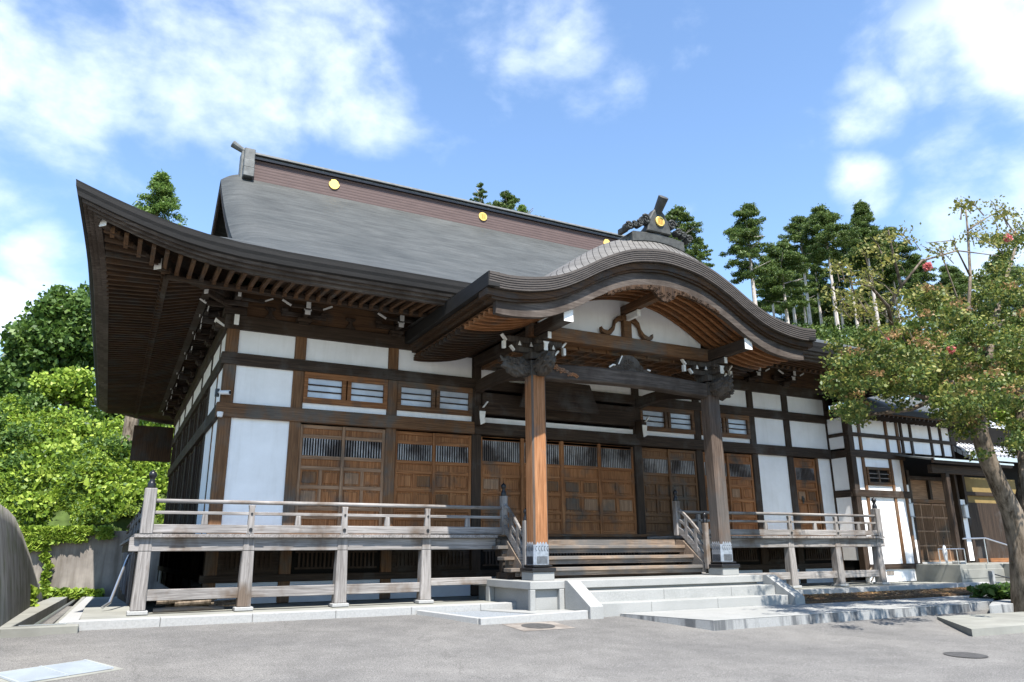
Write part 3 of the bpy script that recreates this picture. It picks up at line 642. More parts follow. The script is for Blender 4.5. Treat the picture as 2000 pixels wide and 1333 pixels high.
def bars_crest(x, y, z, r, parent):
    c = MB().prism(disc((x, z), r, 0), 'y', y-.05, y).build('crest', 'gold', parent, .01)
    b = MB()
    for k, hh in ((-1, .62), (0, .7), (1, .62)):
        for e in (-.13, .13): b.box(x+(k*.42+e)*r-.012, x+(k*.42+e)*r+.012, y-.056, y-.051, z-hh*r, z+hh*r)
    b.build('engraved_bar', 'golddark', c)
def leaf_crest(x, y, z, r, parent):
    pts = []
    for i in range(60):
        a = 2*math.pi*i/60; rr = r*(.86+.17*abs(math.sin(1.5*(a+math.pi/2)))+.05*math.cos(9*a)) if math.sin(a) > -.3 else r*.95
        pts.append((x+rr*math.cos(a), z+rr*math.sin(a)))
    MB().prism(pts, 'y', y-.05, y).build('crest', 'gold', parent, .008)
leaf_crest(4.3, 8.68, 14.58, .235, rd); bars_crest(11.4, 8.68, 14.58, .215, rd); leaf_crest(18.5, 8.68, 14.58, .235, rd)

# ------------------------------------------------------------------ porch with curved gable roof
KC = 10.15; P = thing('entrance_porch', 'entrance porch with an undulating curved gable roof on two tall square pillars', 'porch', (KC, -3.65, -1.37))
KU = [0, .8, 1.4, 2.16, 2.9, 3.57, 4.22, 4.9, 5.45]; KZ = [7.18, 7.10, 6.94, 6.60, 6.18, 5.87, 5.71, 5.64, 5.66]
from bisect import bisect
def KP(u):
    u = abs(u); i = max(1, min(len(KU)-1, bisect(KU, u)))
    p0, p1, p2, p3 = KZ[max(0, i-2)] if i > 1 else KZ[1], KZ[i-1], KZ[i], KZ[min(len(KZ)-1, i+1)]
    t = (u-KU[i-1])/(KU[i]-KU[i-1]); t = max(0, min(1, t))
    return .5*(2*p1+(-p0+p2)*t+(2*p0-5*p1+4*p2-p3)*t*t+(-p0+3*p1-3*p2+p3)*t**3)
def crown(u): return .62*max(0, 1-(abs(u)/4.3)**2)**1.2+.04
US = [-5.45+10.9*i/72 for i in range(73)]
def kz(u, d): q = min(1, d/1.0); return KP(u)+crown(u)*(1-(1-q)**2)+.03*max(0, d-1)
DS = [0, .06, .12, .2, .3, .4, .52, .66, .8, 1.0, 1.3, 1.8, 2.4, 3.0, 3.6, 4.4, 5.2, 5.9]
b = MB(); b.grid([[(KC+u, -5.8+d, kz(u, d)) for u in US] for d in DS]); KR = b.build('porch_roof', 'kara', P, smooth=True)
# visible overlapping courses following the curved crown
b = MB()
for k in range(24):
    s = k/23; pts = []
for u0 in [(-4.1+.19*i) for i in range(44)]:
    pts = []
    for j in range(9):
        q = j/8; d = .02+.85*q; u = u0+(.75*q**1.5+.15*q)*(-1 if u0 > 0 else 1)*min(1, abs(u0)/1.2)*.55
        pts.append((KC+u, -5.8+d, kz(u, d)+.006))
    b.tube(pts, .0065, 4, False)
b.build('shingle_course', 'lip', KR)
b = MB()
for k in range(6):
    z0 = -.055*(k+1); o_ = -.03+.012*k
    b.strip([(KC+u, KP(u)+z0+.008) for u in US], [(KC+u, KP(u)+z0+.055+(.0 if k else .02)) for u in US], 'y', -5.8+o_, -5.3)
o = b.build('eave_edge', 'karalip', KR)
for sx in (-1, 1):
    x0 = KC+sx*5.47; zt = KP(5.45)
    MB().box(*sorted((x0-sx*.3, x0)), -5.79, .0, zt-.33, zt+.04).build('side_eave_edge', 'lip', KR, .01)
b = MB(); b.strip([(KC+u, KP(u)-.50) for u in US], [(KC+u, KP(u)-.335) for u in US], 'y', -5.66, -5.2)
b.strip([(KC+u, KP(u)-.56) for u in US[1:-1]], [(KC+u, KP(u)-.503) for u in US[1:-1]], 'y', -5.60, -5.2)
for sx in (-1, 1):
    for q, (z0, z1) in enumerate(((-.43, -.335), (-.54, -.433), (-.63, -.543))):
        x0 = KC+sx*(5.33-.13*q); b.box(*sorted((x0-sx*.25, x0)), -5.2, .05+.12*q, KP(5.3)+z0, KP(5.3)+z1)
b.build('roof_moulding', 'eavex', KR)
U2 = [u for u in US if abs(u) <= 5.15]
b = MB(); b.strip([(KC+u, KP(u)-.94+.05*max(0, abs(u)-3.8)) for u in U2], [(KC+u, KP(u)-.563) for u in U2], 'y', -5.52, -5.36); b.build('bargeboard', 'hafux', P)
# soffit boards and curved ribs
b = MB(); b.grid([[(KC+u, y, KP(u)-.62) for u in US[2:-2]] for y in (-5.4, -3.0, .2)]); b.build('porch_soffit', 'brownx', KR)
for i in range(20):
    y = -5.2+i*.285
    for part in ([U2] if y < -3.75 else [[u for u in U2 if u < -3.0], [u for u in U2 if u > 3.0]]):
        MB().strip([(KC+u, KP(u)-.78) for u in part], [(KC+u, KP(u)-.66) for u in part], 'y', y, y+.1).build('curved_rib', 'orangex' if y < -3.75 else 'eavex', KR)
# ridge ornament
ko = MB(); ko.strip([(KC+u, kz(u, .5)-.1) for u in US if abs(u) < 1.05], [(KC+u, kz(0, .5)+.20-.10*abs(u)) for u in US if abs(u) < 1.05], 'y', -5.45, -4.6)
ko.prism([(KC-.42, 7.86), (KC-.36, 8.2), (KC-.2, 8.48), (KC-.1, 8.6), (KC+.1, 8.6), (KC+.2, 8.48), (KC+.36, 8.2), (KC+.42, 7.86)], 'y', -5.5, -5.25)
o = ko.build('ridge_ornament', 'ornament', KR, .03)
b = MB()
for sx in (-1, 1):
    for (dx, z, r) in ((.45, 8.2, .15), (.68, 8.02, .11), (.86, 7.96, .09), (1.05, 7.88, .12)):
        pts = []
        for k in range(16):
            a = k*.62; q = r*(1-k/18); pts.append((KC+sx*(dx+q*math.cos(a)), -5.5, z+q*math.sin(a)))
        b.tube(pts, .03, 6)
        b.prism(disc((KC+sx*dx, z), r*.9, 0, 14), 'y', -5.48, -5.3)
b.build('scroll', 'ornament', o, 0)
b = MB(); b.tube([(KC, -4.2, 7.95), (KC, -4.9, 8.2), (KC, -5.4, 8.48), (KC, -5.75, 8.86)], [.09, .10, .12, .15], 14); b.box(KC-.14, KC+.14, -5.2, -.6, 7.6, 8.0)
b.bar((KC-1.05, -5.35, 7.84), (KC-1.03, -5.0, 7.86), .12, .15); b.build('ridge_horn', 'ornament', o, .01)
bars_crest(KC, -5.5, 8.2, .15, o)
# pendant carvings
b = MB()
top = lambda u: KP(u)-.94
uu = [-1.9+3.8*i/60 for i in range(61)]
low = [(KC+u, top(u)-.05-.06*(1-abs(u)/1.95)-.025*abs(math.sin(u*17))-(.30*max(0, 1-(u/.42)**2) if abs(u) < .42 else 0)) for u in uu]
b.strip(low, [(KC+u, top(u)+.02) for u in uu], 'y', -5.56, -5.46)
for k in range(90):
    u = random.uniform(-1.85, 1.85); z = top(u)-.02-random.random()*(.09+.30*max(0, 1-(u/.42)**2)*(abs(u) < .42)); r = .02+.035*random.random()
    b.tube([(KC+u+r*(1-j/12)*math.cos(j*.7), -5.57, z+r*(1-j/12)*math.sin(j*.7)) for j in range(10)], .008, 5)
b.build('pendant_carving', 'eavez', P)
# white gable wall, strut, beams
b = MB(); ul = [u for u in US if abs(u) <= 3.0]
b.strip([(KC+u, 5.2) for u in ul], [(KC+u, max(5.22, KP(u)-.64)) for u in ul], 'y', -3.62, -3.52); b.build('gable_wall', 'plaster', P)
MB().box(6.9, 13.4, -3.86, -3.5, 4.87, 5.24).build('tie_beam', 'brownx', P, .015)
b = MB(); b.box(KC-.14, KC+.14, -3.8, -3.64, 5.24, 5.95); b.box(KC-.22, KC+.22, -3.82, -3.63, 5.78, 5.9)
for s in (-1, 1):
    pts = [(.12, 5.86), (.28, 5.84), (.42, 5.72), (.48, 5.52), (.60, 5.38), (.74, 5.33), (.86, 5.36), (.92, 5.44)]
    b.strip([(KC+s*x, z-.07-.03*(i < 5)) for i, (x, z) in enumerate(pts)], [(KC+s*x, z+.05) for x, z in pts], 'y', -3.8, -3.66)
b.build('frog_leg_strut', 'brownx', P, .01)
MB().box(KC-.11, KC+.11, -5.3, -3.5, 5.98, 6.22).build('ridge_purlin', 'browny', P, .01)
MB().box(KC-.06, KC+.06, -4.35, -4.33, 5.75, 5.95).box(KC-.05, KC+.05, -4.34, -3.8, 5.76, 5.94).build('bracket_tip', 'tip', P)
for x in (7.1, 13.2):
    o = MB().box(x-.13, x+.13, -5.4, .0, 4.88, 5.19).build('purlin', 'darky', P, .015)
    MB().box(x-.135, x+.135, -5.42, -5.4, 4.875, 5.195).build('purlin_tip', 'tip', o)
# curved main beam with grain and bulge
b = MB(); xs_ = [7.2+5.8*i/24 for i in range(25)]
b.strip([(x, 3.74+.10*math.sin(math.pi*(x-7.2)/5.8)) for x in xs_], [(x, 4.16+.11*math.sin(math.pi*(x-7.2)/5.8)) for x in xs_], 'y', -3.83, -3.47); b.build('rainbow_beam', 'hafux', P, .03)
# frog carving at mid beam
b = MB(); b.prism([(KC-.75, 4.26), (KC-.6, 4.36), (KC-.42, 4.38), (KC-.34, 4.58), (KC-.18, 4.7), (KC, 4.73), (KC+.18, 4.7), (KC+.34, 4.58), (KC+.42, 4.38), (KC+.6, 4.36), (KC+.75, 4.26)], 'y', -3.78, -3.55)
for k in range(40):
    a = random.uniform(-.45, .45); z = random.uniform(4.3, 4.62-abs(a)*.35); r = random.uniform(.03, .07)
    b.tube([(KC+a+r*(1-j/11)*math.cos(j*.8), -3.79, z+r*(1-j/11)*math.sin(j*.8)) for j in range(9)], .016, 5)
fc = b.build('frog_leg_carving', 'carve', P)
w = MB(); w.bar((KC-.4, -3.8, 4.42), (KC-.26, -3.8, 4.68), .035, .03); w.tube([(KC-.72, -3.8, 4.3), (KC-.6, -3.82, 4.38), (KC-.52, -3.8, 4.38)], .025, 6); w.tube([(KC+.62, -3.8, 4.36), (KC+.72, -3.8, 4.34)], .025, 6); w.build('white_edge', 'tip', fc)
# coffered ceiling
b = MB(); b.box(7.2, 13.1, -3.5, -.1, 4.86, 4.9); 
for i in range(13): b.box(7.2+.48*i, 7.26+.48*i, -3.5, -.1, 4.78, 4.858)
for i in range(8): b.box(7.2, 13.1, -3.45+.46*i, -3.40+.46*i, 4.775, 4.856)
b.build('coffered_ceiling', 'brownx', P)
# carved animal-head beam ends (built as lumpy scrolled carvings)
def carving(c, d, seed):
    rnd = random.Random(seed); bm = bmesh.new(); bmesh.ops.create_icosphere(bm, subdivisions=4, radius=1)
    dv = Vector(d)
    for v in bm.verts:
        n = v.co.copy(); s = 1+.16*math.sin(9*n.x+seed)*math.sin(8*n.z+1)+.10*math.sin(17*n.z+5*n.x)+.07*math.sin(23*n.y+11*n.z)+.05*math.sin(31*n.x)
        k = n.dot(dv); q = n*s
        v.co = Vector((q.x*(.40 if d[0] else .2), q.y*(.2 if d[0] else .42), q.z*.25))+dv*(.06*k)+Vector((0, 0, .10*max(0, k)))
        v.co += Vector(c)
    me = bpy.data.meshes.new('carved_beam_end'); bm.to_mesh(me); bm.free(); me.materials.append(M['carve']); me.polygons.foreach_set('use_smooth', [True]*len(me.polygons))
    o = bpy.data.objects.new('carved_beam_end', me); COL.objects.link(o); child(o, P)
    s = MB()
    for k in range(7):
        a = rnd.uniform(-1, 1); z = rnd.uniform(-.14, .14); r = rnd.uniform(.05, .09)
        if d[0]: base = Vector(c)+Vector((a*.28, -.19, z)); pts = [base+Vector((r*(1-j/13)*math.cos(j*.7), -.01, r*(1-j/13)*math.sin(j*.7))) for j in range(11)]
        else: base = Vector(c)+Vector((-.17, a*.28, z)); pts = [base+Vector((-.02, r*(1-j/13)*math.cos(j*.7), r*(1-j/13)*math.sin(j*.7))) for j in range(11)]
        s.tube(pts, .018, 5)
    s.tube([Vector(c)+dv*.3+Vector((0, 0, .12)), Vector(c)+dv*.46+Vector((0, 0, .16)), Vector(c)+dv*.54+Vector((0, 0, .27))], [.06, .045, .02], 7)
    s.build('carved_scroll', 'carve', o); return o
for x, sx, sd in ((7.1, -1, 1), (13.2, 1, 4)):
    carving((x+sx*.50, -3.65, 4.02), (sx, 0, 0), sd); carving((x, -4.12, 4.02), (0, -1, 0), sd+2)
# small carved cloud bracket along beam near left pillar
b = MB()
for k in range(24):
    x = 7.45+.9*(k/24)**1.2; z = 4.15-.28*(k/24)+random.uniform(-.05, .05); r = .05
    b.tube([(x+r*(1-j/11)*math.cos(j*.8), -3.85, z+r*(1-j/11)*math.sin(j*.8)) for j in range(9)], .016, 5)
b.build('beam_scroll', 'pillar', P)
# pillars
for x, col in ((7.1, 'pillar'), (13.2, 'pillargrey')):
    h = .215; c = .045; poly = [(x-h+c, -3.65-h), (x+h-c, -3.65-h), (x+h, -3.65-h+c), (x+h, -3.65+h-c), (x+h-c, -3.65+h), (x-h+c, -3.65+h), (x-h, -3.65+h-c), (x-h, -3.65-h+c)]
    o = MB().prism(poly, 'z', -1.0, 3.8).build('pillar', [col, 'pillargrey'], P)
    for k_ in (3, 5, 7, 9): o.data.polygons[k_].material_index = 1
    b = MB(); k = 1.035; poly2 = [(x+(p-x)*k, -3.65+(q+3.65)*k) for p, q in poly]; b.prism(poly2, 'z', -1.0, -.52)
    for side in range(4):
        for j in range(4):
            cx = -h+.055+2*(h-.055)*(j+.5)/4; wv = (h-.055)/4
            tri = [(cx-wv, -.52), (cx-wv*.5, -.475), (cx, -.45), (cx+wv*.5, -.475), (cx+wv, -.52)]
            if side == 0: b.prism([(x+a, z) for a, z in tri], 'y', -3.65-h-.008, -3.65-h)
            if side == 1: b.prism([(-3.65+a, z) for a, z in tri], 'x', x-h-.008, x-h)
    b.build('metal_shoe', 'lead', o)
    b = MB()
    for j in range(12):
        a = -h+.06+2*(h-.06)*(j+.5)/12
        b.box(x+a-.006, x+a+.006, -3.65-h-.013, -3.65-h-.008, -.98, -.80); b.box(x-h-.013, x-h-.008, -3.65+a-.006, -3.65+a+.006, -.98, -.80)
    for j in range(5):
        a = -h+.055+2*(h-.055)*j/4
        b.tube([(x+a+.02*math.cos(t*.7), -3.65-h-.012, -.56+.025*math.sin(t*.7)-.012*t) for t in range(9)], .006, 4); b.tube([(x-h-.012, -3.65+a+.02*math.cos(t*.7), -.56+.025*math.sin(t*.7)-.012*t) for t in range(9)], .006, 4)
    b.build('engraving', 'black', o)
    MB().box(x-.27, x+.27, -3.92, -3.38, -1.06, -1.0).box(x-.34, x+.34, -3.99, -3.31, -1.17, -1.07).build('base_plate', 'black', o, .02)
    MB().box(x-.30, x+.30, -3.95, -3.35, -1.37, -1.172).build('plinth', 'granite', o, .01)
    # bracket stack above
    b = MB(); b.box(x-.24, x+.24, -3.89, -3.41, 3.8, 4.2); b.box(x-.26, x+.26, -3.92, -3.4, 4.24, 4.42); b.box(x-.62, x+.62, -3.72, -3.58, 4.44, 4.58); b.box(x-.07, x+.07, -4.25, -3.1, 4.44, 4.6)
    for dx in (-.52, 0, .52): b.box(x+dx-.1, x+dx+.1, -3.76, -3.54, 4.58, 4.7)
    b.box(x-.85, x+.85, -3.71, -3.59, 4.71, 4.86); b.box(x-.07, x+.07, -4.45, -3.1, 4.71, 4.86); b.box(x-.22, x+.22, -4.2, -4.1, 4.6, 4.7)
    o2 = b.build('bracket', 'carve', P, .012)
    w = MB(); w.box(x-.05, x+.05, -4.475, -4.455, 4.68, 4.86); w.box(x-.055, x+.055, -4.275, -4.252, 4.40, 4.60); w.prism([(x-.09, 4.64), (x+.09, 4.64), (x+.05, 4.56), (x+.04, 4.46), (x-.04, 4.46), (x-.05, 4.56)], 'y', -4.29, -4.276)
    for dx in (-.52, -.17, .17, .52): w.prism([(x+dx-.045, 4.60), (x+dx+.045, 4.60), (x+dx, 4.72)], 'y', -3.79, -3.763)
    for s in (-1, 1): w.bar((x+s*.62, -3.65, 4.47), (x+s*.74, -3.65, 4.6), .1, .05); w.bar((x+s*.86, -3.65, 4.72), (x+s*1.0, -3.65, 4.88), .1, .05); w.box(x+s*.93-.04, x+s*.93+.04, -3.70, -3.6, 4.5, 4.70)
    w.build('bracket_tip', 'tip', o2)
    # curved tie back to the hall
    b = MB(); pp = [(-3.5+3.4*i/14, 3.86+.34*math.sin(math.pi*i/14*.5)+.12*math.sin(math.pi*i/14)) for i in range(15)]
    b.strip([(y, z-.17) for y, z in pp], [(y, z+.17) for y, z in pp], 'x', x-.11, x+.11); o3 = b.build('curved_tie', 'darky', P, .01)
    s = 1
    w = MB(); w.prism([(x-.10, 3.42), (x+.10, 3.42), (x+.07, 3.2), (x+.1, 3.08), (x-.06, 3.0), (x-.09, 3.2)], 'y', -.42, -.40); w.bar((x-.02, -.5, 3.52), (x+.12, -.5, 3.7), .09, .03); w.build('tie_tip', 'tip', o3)
    b = MB(); b.box(x-.1, x+.1, -.4, 0, 3.0, 3.6); b.build('tie_bracket', 'darkz', o3, .02)
# carved transom with plaque shape under ceiling
b = MB(); b.prism([(8.3, 3.62), (8.55, 4.55), (10.9, 4.55), (11.25, 3.62)], 'y', -.62, -.5); b.build('hanging_board', 'darkx', P, .02, label='dark tapering board hung under the porch ceiling')

# ------------------------------------------------------------------ wooden stairs
S = thing('wooden_stairs', 'wide weathered wooden stairs with three sloping rails either side leading to the doors', 'stairs', (10, -2.8, -1.37))
for i, (y, z) in enumerate(((-2.48, -.53), (-2.84, -.81), (-3.2, -1.09))):
    MB().box(6.58, 13.1, y, y+.42, z-.09, z).build('tread', 'stair', S, .012); MB().box(6.75, 12.95, y+.07, y+.11, z-.2, z-.092).build('riser', 'stair', S)
MB().box(6.75, 12.95, -2.03, -1.99, -.6, -.37).build('riser', 'stair', S); MB().box(6.75, 12.95, -3.0, -2.0, -1.37, -1.21).build('riser', 'darkx', S)
FIN = [(.075, 0), (.082, .02), (.07, .05), (.078, .08), (.06, .11), (.045, .16), (.05, .19), (.072, .235), (.075, .27), (.055, .31), (.02, .335), (.004, .36)]
def newel(x, y, z0, z1, h, parent, col='greyz', fin=1.0, nm='newel'):
    o = MB().box(x-h, x+h, y-h, y+h, z0, z1).build(nm, col, parent, .012)
    MB().lathe((x, y, z1), [(r*fin, z*fin) for r, z in FIN]).build('finial', 'black', o, smooth=True); return o
for x in (6.93, 12.9):
    newel(x, -2.12, DZ, .78, .085, S); newel(x, -3.36, -1.2, .08, .07, S, fin=.9)
    b = MB()
    for dz in (0, -.3, -.62): 
        ob = MB(); pts = [(x, -2.12, .56+dz), (x, -2.4, .42+dz), (x, -2.75, .14+dz), (x, -3.3, -.36+dz)]
        for p, q in zip(pts, pts[1:]): ob.bar(p, q, .07, .09 if dz > -.5 else .2)
        ob.build('handrail', 'greyy', S, .01)
    for y, z in ((-2.55, .1), (-2.95, -.25)): b.box(x-.04, x+.04, y-.05, y+.05, z-.5, z+.18)
    b.build('baluster', 'greyz', S)
    MB().prism([(-2.05, -.37), (-2.05, -1.2), (-3.25, -1.3), (-3.25, -1.05), (-2.4, -.4)], 'x', x-.06, x+.06).build('stringer', 'stair', S)
    MB().box(x-.2, x+.2, -2.4, -2.0, -.8, -.6).box(x-.12, x+.12, -2.3, -2.06, -1.9, -.85).build('stair_post', 'darkz', S, .01)

# ------------------------------------------------------------------ verandas
def veranda(x0, x1, posts, side, label, grp):
    V = thing('veranda', label, 'veranda', ((x0+x1)/2, -2, ST), grp); fy = -2.12
    dx0 = x0-(.2 if side < 0 else 0); dx1 = x1+(.2 if side > 0 else 0)
    b = MB(); n = int((dx1-dx0)/.33)
    for i in range(n):
        a = dx0+(dx1-dx0)*i/n; q = random.uniform(-.012, .012); b.box(a, a+(dx1-dx0)/n-.006, fy-.1+q, -.08, DZ-.075, DZ+random.uniform(-.004, .002))
    b.build('deck', 'greyy', V)
    MB().box(dx0-(.1 if side < 0 else 0), dx1+(.1 if side > 0 else 0), fy+.02, fy+.2, -.62, DZ-.078).build('edge_beam', 'greyx', V, .012)
    MB().box(dx0+.1, dx1-.1, -1.1, -.95, -.58, DZ-.08).build('edge_beam', 'darkx', V)
    for x in posts:
        b = MB(); h = .125 if x not in (x0, x1) else .14; y = fy+.12; b.prism([(x-h, y-h), (x+h, y-h), (x+h, y+h), (x-h, y+h)], 'z', -.62, DZ-.08)
        t = 1.18; b.add([(x+sx*h, y+sy*h, -.62) for sx, sy in ((-1, -1), (1, -1), (1, 1), (-1, 1))]+[(x+sx*h*t, y+sy*h*t, ST+.06) for sx, sy in ((-1, -1), (1, -1), (1, 1), (-1, 1))], [(0, 1, 5, 4), (1, 2, 6, 5), (2, 3, 7, 6), (3, 0, 4, 7), (4, 5, 6, 7)])
        o = b.build('post', 'greyz', V, .015); MB().box(x-.2, x+.2, y-.2, y+.2, ST-.02, ST+.06).build('plinth', 'kerb', o, .012)
    for p, q in zip(posts, posts[1:]): MB().box(p+.12, q-.12, fy+.06, fy+.17, -1.64, -1.41).build('tie_beam', 'greyx', V, .01)
    if side > 0: MB().box(14.3, posts[0]-.12, fy+.06, fy+.17, -1.64, -1.41).build('tie_beam', 'greyx', V, .01)
    else: MB().box(posts[-1]+.12, 6.6, fy+.06, fy+.17, -1.5, -1.32).build('tie_beam', 'greyx', V, .01)
    # railing
    r0, r1 = (x0, 6.85) if side < 0 else (12.98, x1)
    MB().box(r0, r1, fy-.045, fy+.045, DZ+.02, DZ+.2).build('rail', 'greyx', V, .01)
    MB().box(r0, r1, fy-.03, fy+.03, .17, .24).build('rail', 'greyx', V, .01)
    MB().tube([(r0, fy, .455), ((r0+r1)/2, fy, .46), (r1, fy, .455)], .047, 12).build('rail', 'greyx', V, smooth=True)
    for x in (posts[1:] if side < 0 else posts[:-1]):
        b = MB(); b.prism([(x-.085, DZ), (x+.085, DZ), (x+.06, .30), (x+.075, .40), (x-.075, .40), (x-.06, .30)], 'y', fy-.055, fy+.055); o = b.build('rail_post', 'greyz', V, .01)
        b = MB()
        for z, r in ((-.15, .04), (.205, .025)): b.tube([(x, fy-.075, z), (x, fy-.04, z)], r, 10)
        b.build('stud', 'black', o)
    k = [(a+c)/2 for a, c in zip(posts, posts[1:])]
    if side > 0: k = [14.0, 14.9, 16.6, 18.9, 21.1, 21.7]
    else: k = [-.62, 1.45, 3.65, 5.85]
    for x in k: MB().prism([(x-.07, DZ+.2), (x+.07, DZ+.2), (x+.055, .17), (x-.055, .17)], 'y', fy-.04, fy+.04).build('rail_strut', 'greyz', V, .008)
    newel(x0 if side < 0 else x1, fy+.02, DZ, .72, .125, V, fin=1.15)
    if side < 0:       # return along the side wall
        xs0 = x0
        b = MB()
        for i in range(45):
            a = -2.2+i*.45; b.box(xs0-.22, -.42, a, a+.443, DZ-.076, DZ-.002)
        b.build('deck', 'greyx', V)
        MB().box(xs0-.1, xs0+.08, fy+.3, 17.9, -.62, DZ-.08).build('edge_beam', 'darky', V)
        for y in (1.6, 4.0, 7.0, 10, 13): MB().box(xs0-.12, xs0+.12, y-.12, y+.12, ST, -.62).build('post', 'greyz', V, .01)
        MB().box(xs0-.05, xs0-.0, fy+.3, 17.9, -2.6, -.65).build('skirt_board', 'darky', V)
        for z0, z1 in ((DZ+.02, DZ+.2), (.17, .24), (.42, .5)): MB().box(xs0-.035, xs0+.035, fy+.15, 17.5, z0, z1).build('rail', 'darky', V, .01)
        for y in (.6, 3, 5.4, 8, 11): MB().box(xs0-.05, xs0+.05, y-.06, y+.06, DZ, .45).build('rail_post', 'greyz', V, .01)
    return V
veranda(-1.78, 6.7, [-1.76, .38, 2.56, 4.72], -1, 'long grey weathered timber veranda with railing left of the entrance stairs', 'verandas')
veranda(13.3, 22.15, [13.75, 17.70, 19.95, 22.1], 1, 'shorter grey timber veranda with railing right of the entrance stairs', 'verandas')
dp = tag(MB().tube([(-1.98, 1.2, -.72), (-2.02, .9, -.82), (-2.28, -.1, -1.75), (-2.42, -.3, -1.84)], .035, 8).build('downpipe', 'steel'), 'slanting pale drain pipe leaning below the left end of the veranda', 'pipe')
# branches under veranda
tb = thing('firewood_pile', 'small heap of cut branches and a pale log under the left veranda corner', 'wood pile', (-.6, -1.6, ST))
b = MB()
for i in range(22):
    x = random.uniform(-1.4, -.2); y = random.uniform(-1.5, -.7); z = ST+.05+.045*(i//5); b.tube([(x, y, z), (x+.75, y+random.uniform(-.15, .15), z+.03)], random.uniform(.02, .045), 6)
b.build('branch', 'trunk', tb); MB().tube([(-1.45, -1.86, ST+.04), (-.8, -1.84, ST+.05), (0, -1.8, ST+.04)], [.05, .06, .04], 8).build('log', 'stair', tb)
# security camera on the corner post
sc_ = thing('security_camera', 'small white security camera on the left corner post of the hall', 'security camera', (-.38, -.05, 3.35), 'security cameras')
MB().tube([(-.36, -.1, 3.38), (-.14, -.3, 3.36)], [.055, .06], 12).build('camera_body', 'plastic', sc_); MB().tube([(-.14, -.3, 3.36), (-.13, -.31, 3.36)], .045, 10).build('lens', 'black', sc_)
MB().tube([(-.40, .02, 3.40), (-.34, -.1, 3.39)], .02, 6).build('arm', 'steel', sc_); MB().box(-.46, -.36, .0, .14, 3.3, 3.5).build('junction_box', 'black', sc_)
b = MB(); b.lathe((-.31, -.14, 2.80), [(.06, -.07), (.07, -.03), (.08, 0), (.08, .06)], 12); tag(b.build('dome_light', 'plastic'), 'small round dome lamp under the beam at the left corner post', 'lamp')

# ------------------------------------------------------------------ annex on the right
A = thing('annex', 'white and dark timber annex with a low tiled eave and lattice entrance beside the hall', 'annex building', (27, -.9, -1.9))
AY = -.95
def abox(name, m, *a, **k): return MB().box(*a).build(name, m, A, **k)
abox('core', 'void', 22.75, 36, -.42, 6, -1.85, 4.7)
# return wall facing left
abox('wall_panel', 'plaster', 22.72, 22.9, -.78, -.02, -1.1, Z5); abox('wall_panel', 'plaster', 22.72, 22.9, -.78, -.02, Z4, 3.62); abox('wall_panel', 'plaster', 22.72, 22.9, -.78, -.02, 3.75, 4.4)
abox('wall_panel', 'plaster', 22.74, 22.9, -.78, -.02, 1.62, 1.7)
for z0, z1 in ((1.25, 1.52), (2.78, 3.06), (3.60, 3.74), (4.35, 4.7)): abox('beam', 'darky', 22.68, 22.9, -.80, -.01, z0, z1, bevel=.01); abox('beam', 'darkx', 22.68, 25.95, AY-.03, AY+.1, z0, z1, bevel=.01)
abox('post', 'darkz', 22.70, 22.98, AY-.02, AY+.24, -1.7, 4.6, bevel=.01)
for x in (23.42, 25.05, 25.75): abox('post', 'brownz', x-.07, x+.07, AY+.0, AY+.12, -1.3, 4.6, bevel=.008)
for x0, x1 in ((22.98, 23.35), (23.49, 24.98), (25.12, 25.68)):
    abox('wall_panel', 'plaster', x0, x1, AY+.06, AY+.14, -1.25, 1.25); abox('wall_panel', 'plaster', x0, x1, AY+.06, AY+.14, 3.06, 3.6); abox('wall_panel', 'plaster', x0, x1, AY+.06, AY+.14, 3.74, 4.36)
    if x0 != 23.49: abox('wall_panel', 'plaster', x0, x1, AY+.06, AY+.14, 1.52, 2.78)
abox('wall_panel', 'plaster', 23.49, 24.98, AY+.06, AY+.14, 2.42, 2.78); abox('wall_panel', 'plaster', 23.49, 24.98, AY+.06, AY+.14, 1.52, 1.70)
o = MB().box(23.55, 24.95, AY+.0, AY+.1, 1.70, 1.84).box(23.55, 24.95, AY, AY+.1, 2.32, 2.42).box(23.55, 23.65, AY, AY+.1, 1.84, 2.32).box(24.85, 24.95, AY, AY+.1, 1.84, 2.32).box(24.2, 24.28, AY, AY+.1, 1.84, 2.32).build('window', 'brownx', A, .006)
MB().box(23.65, 24.85, AY+.08, AY+.1, 1.84, 2.32).build('pane', 'void', o); MB().box(23.65, 24.85, AY+.02, AY+.06, 1.98, 2.01).box(23.65, 24.85, AY+.02, AY+.06, 2.15, 2.18).build('bar', 'greyx', o)
abox('sill_beam', 'darkx', 22.9, 25.8, AY-.04, AY+.15, -1.45, -1.25, bevel=.01); abox('foundation', 'plaster', 22.9, 25.9, AY+.02, AY+.2, -1.9, -1.45)
abox('vent', 'conc', 23.9, 24.3, AY+.0, AY+.03, -1.66, -1.5)
# right upper wall above pent roof
for x in (26.0, 26.6, 27.9, 28.6, 29.3): abox('post', 'darkz', x-.06, x+.06, AY+.0, AY+.12, 3.0, 4.6)
for z0, z1 in ((3.60, 3.74), (4.35, 4.7)): abox('beam', 'darkx', 25.95, 29.6, AY-.02, AY+.1, z0, z1)
for x0, x1 in ((25.85, 25.94), (26.06, 26.54), (26.66, 27.84), (27.96, 28.54), (28.66, 29.24)):
    abox('wall_panel', 'plaster', x0, x1, AY+.06, AY+.14, 3.1, 3.6); abox('wall_panel', 'plaster', x0, x1, AY+.06, AY+.14, 3.74, 4.36)
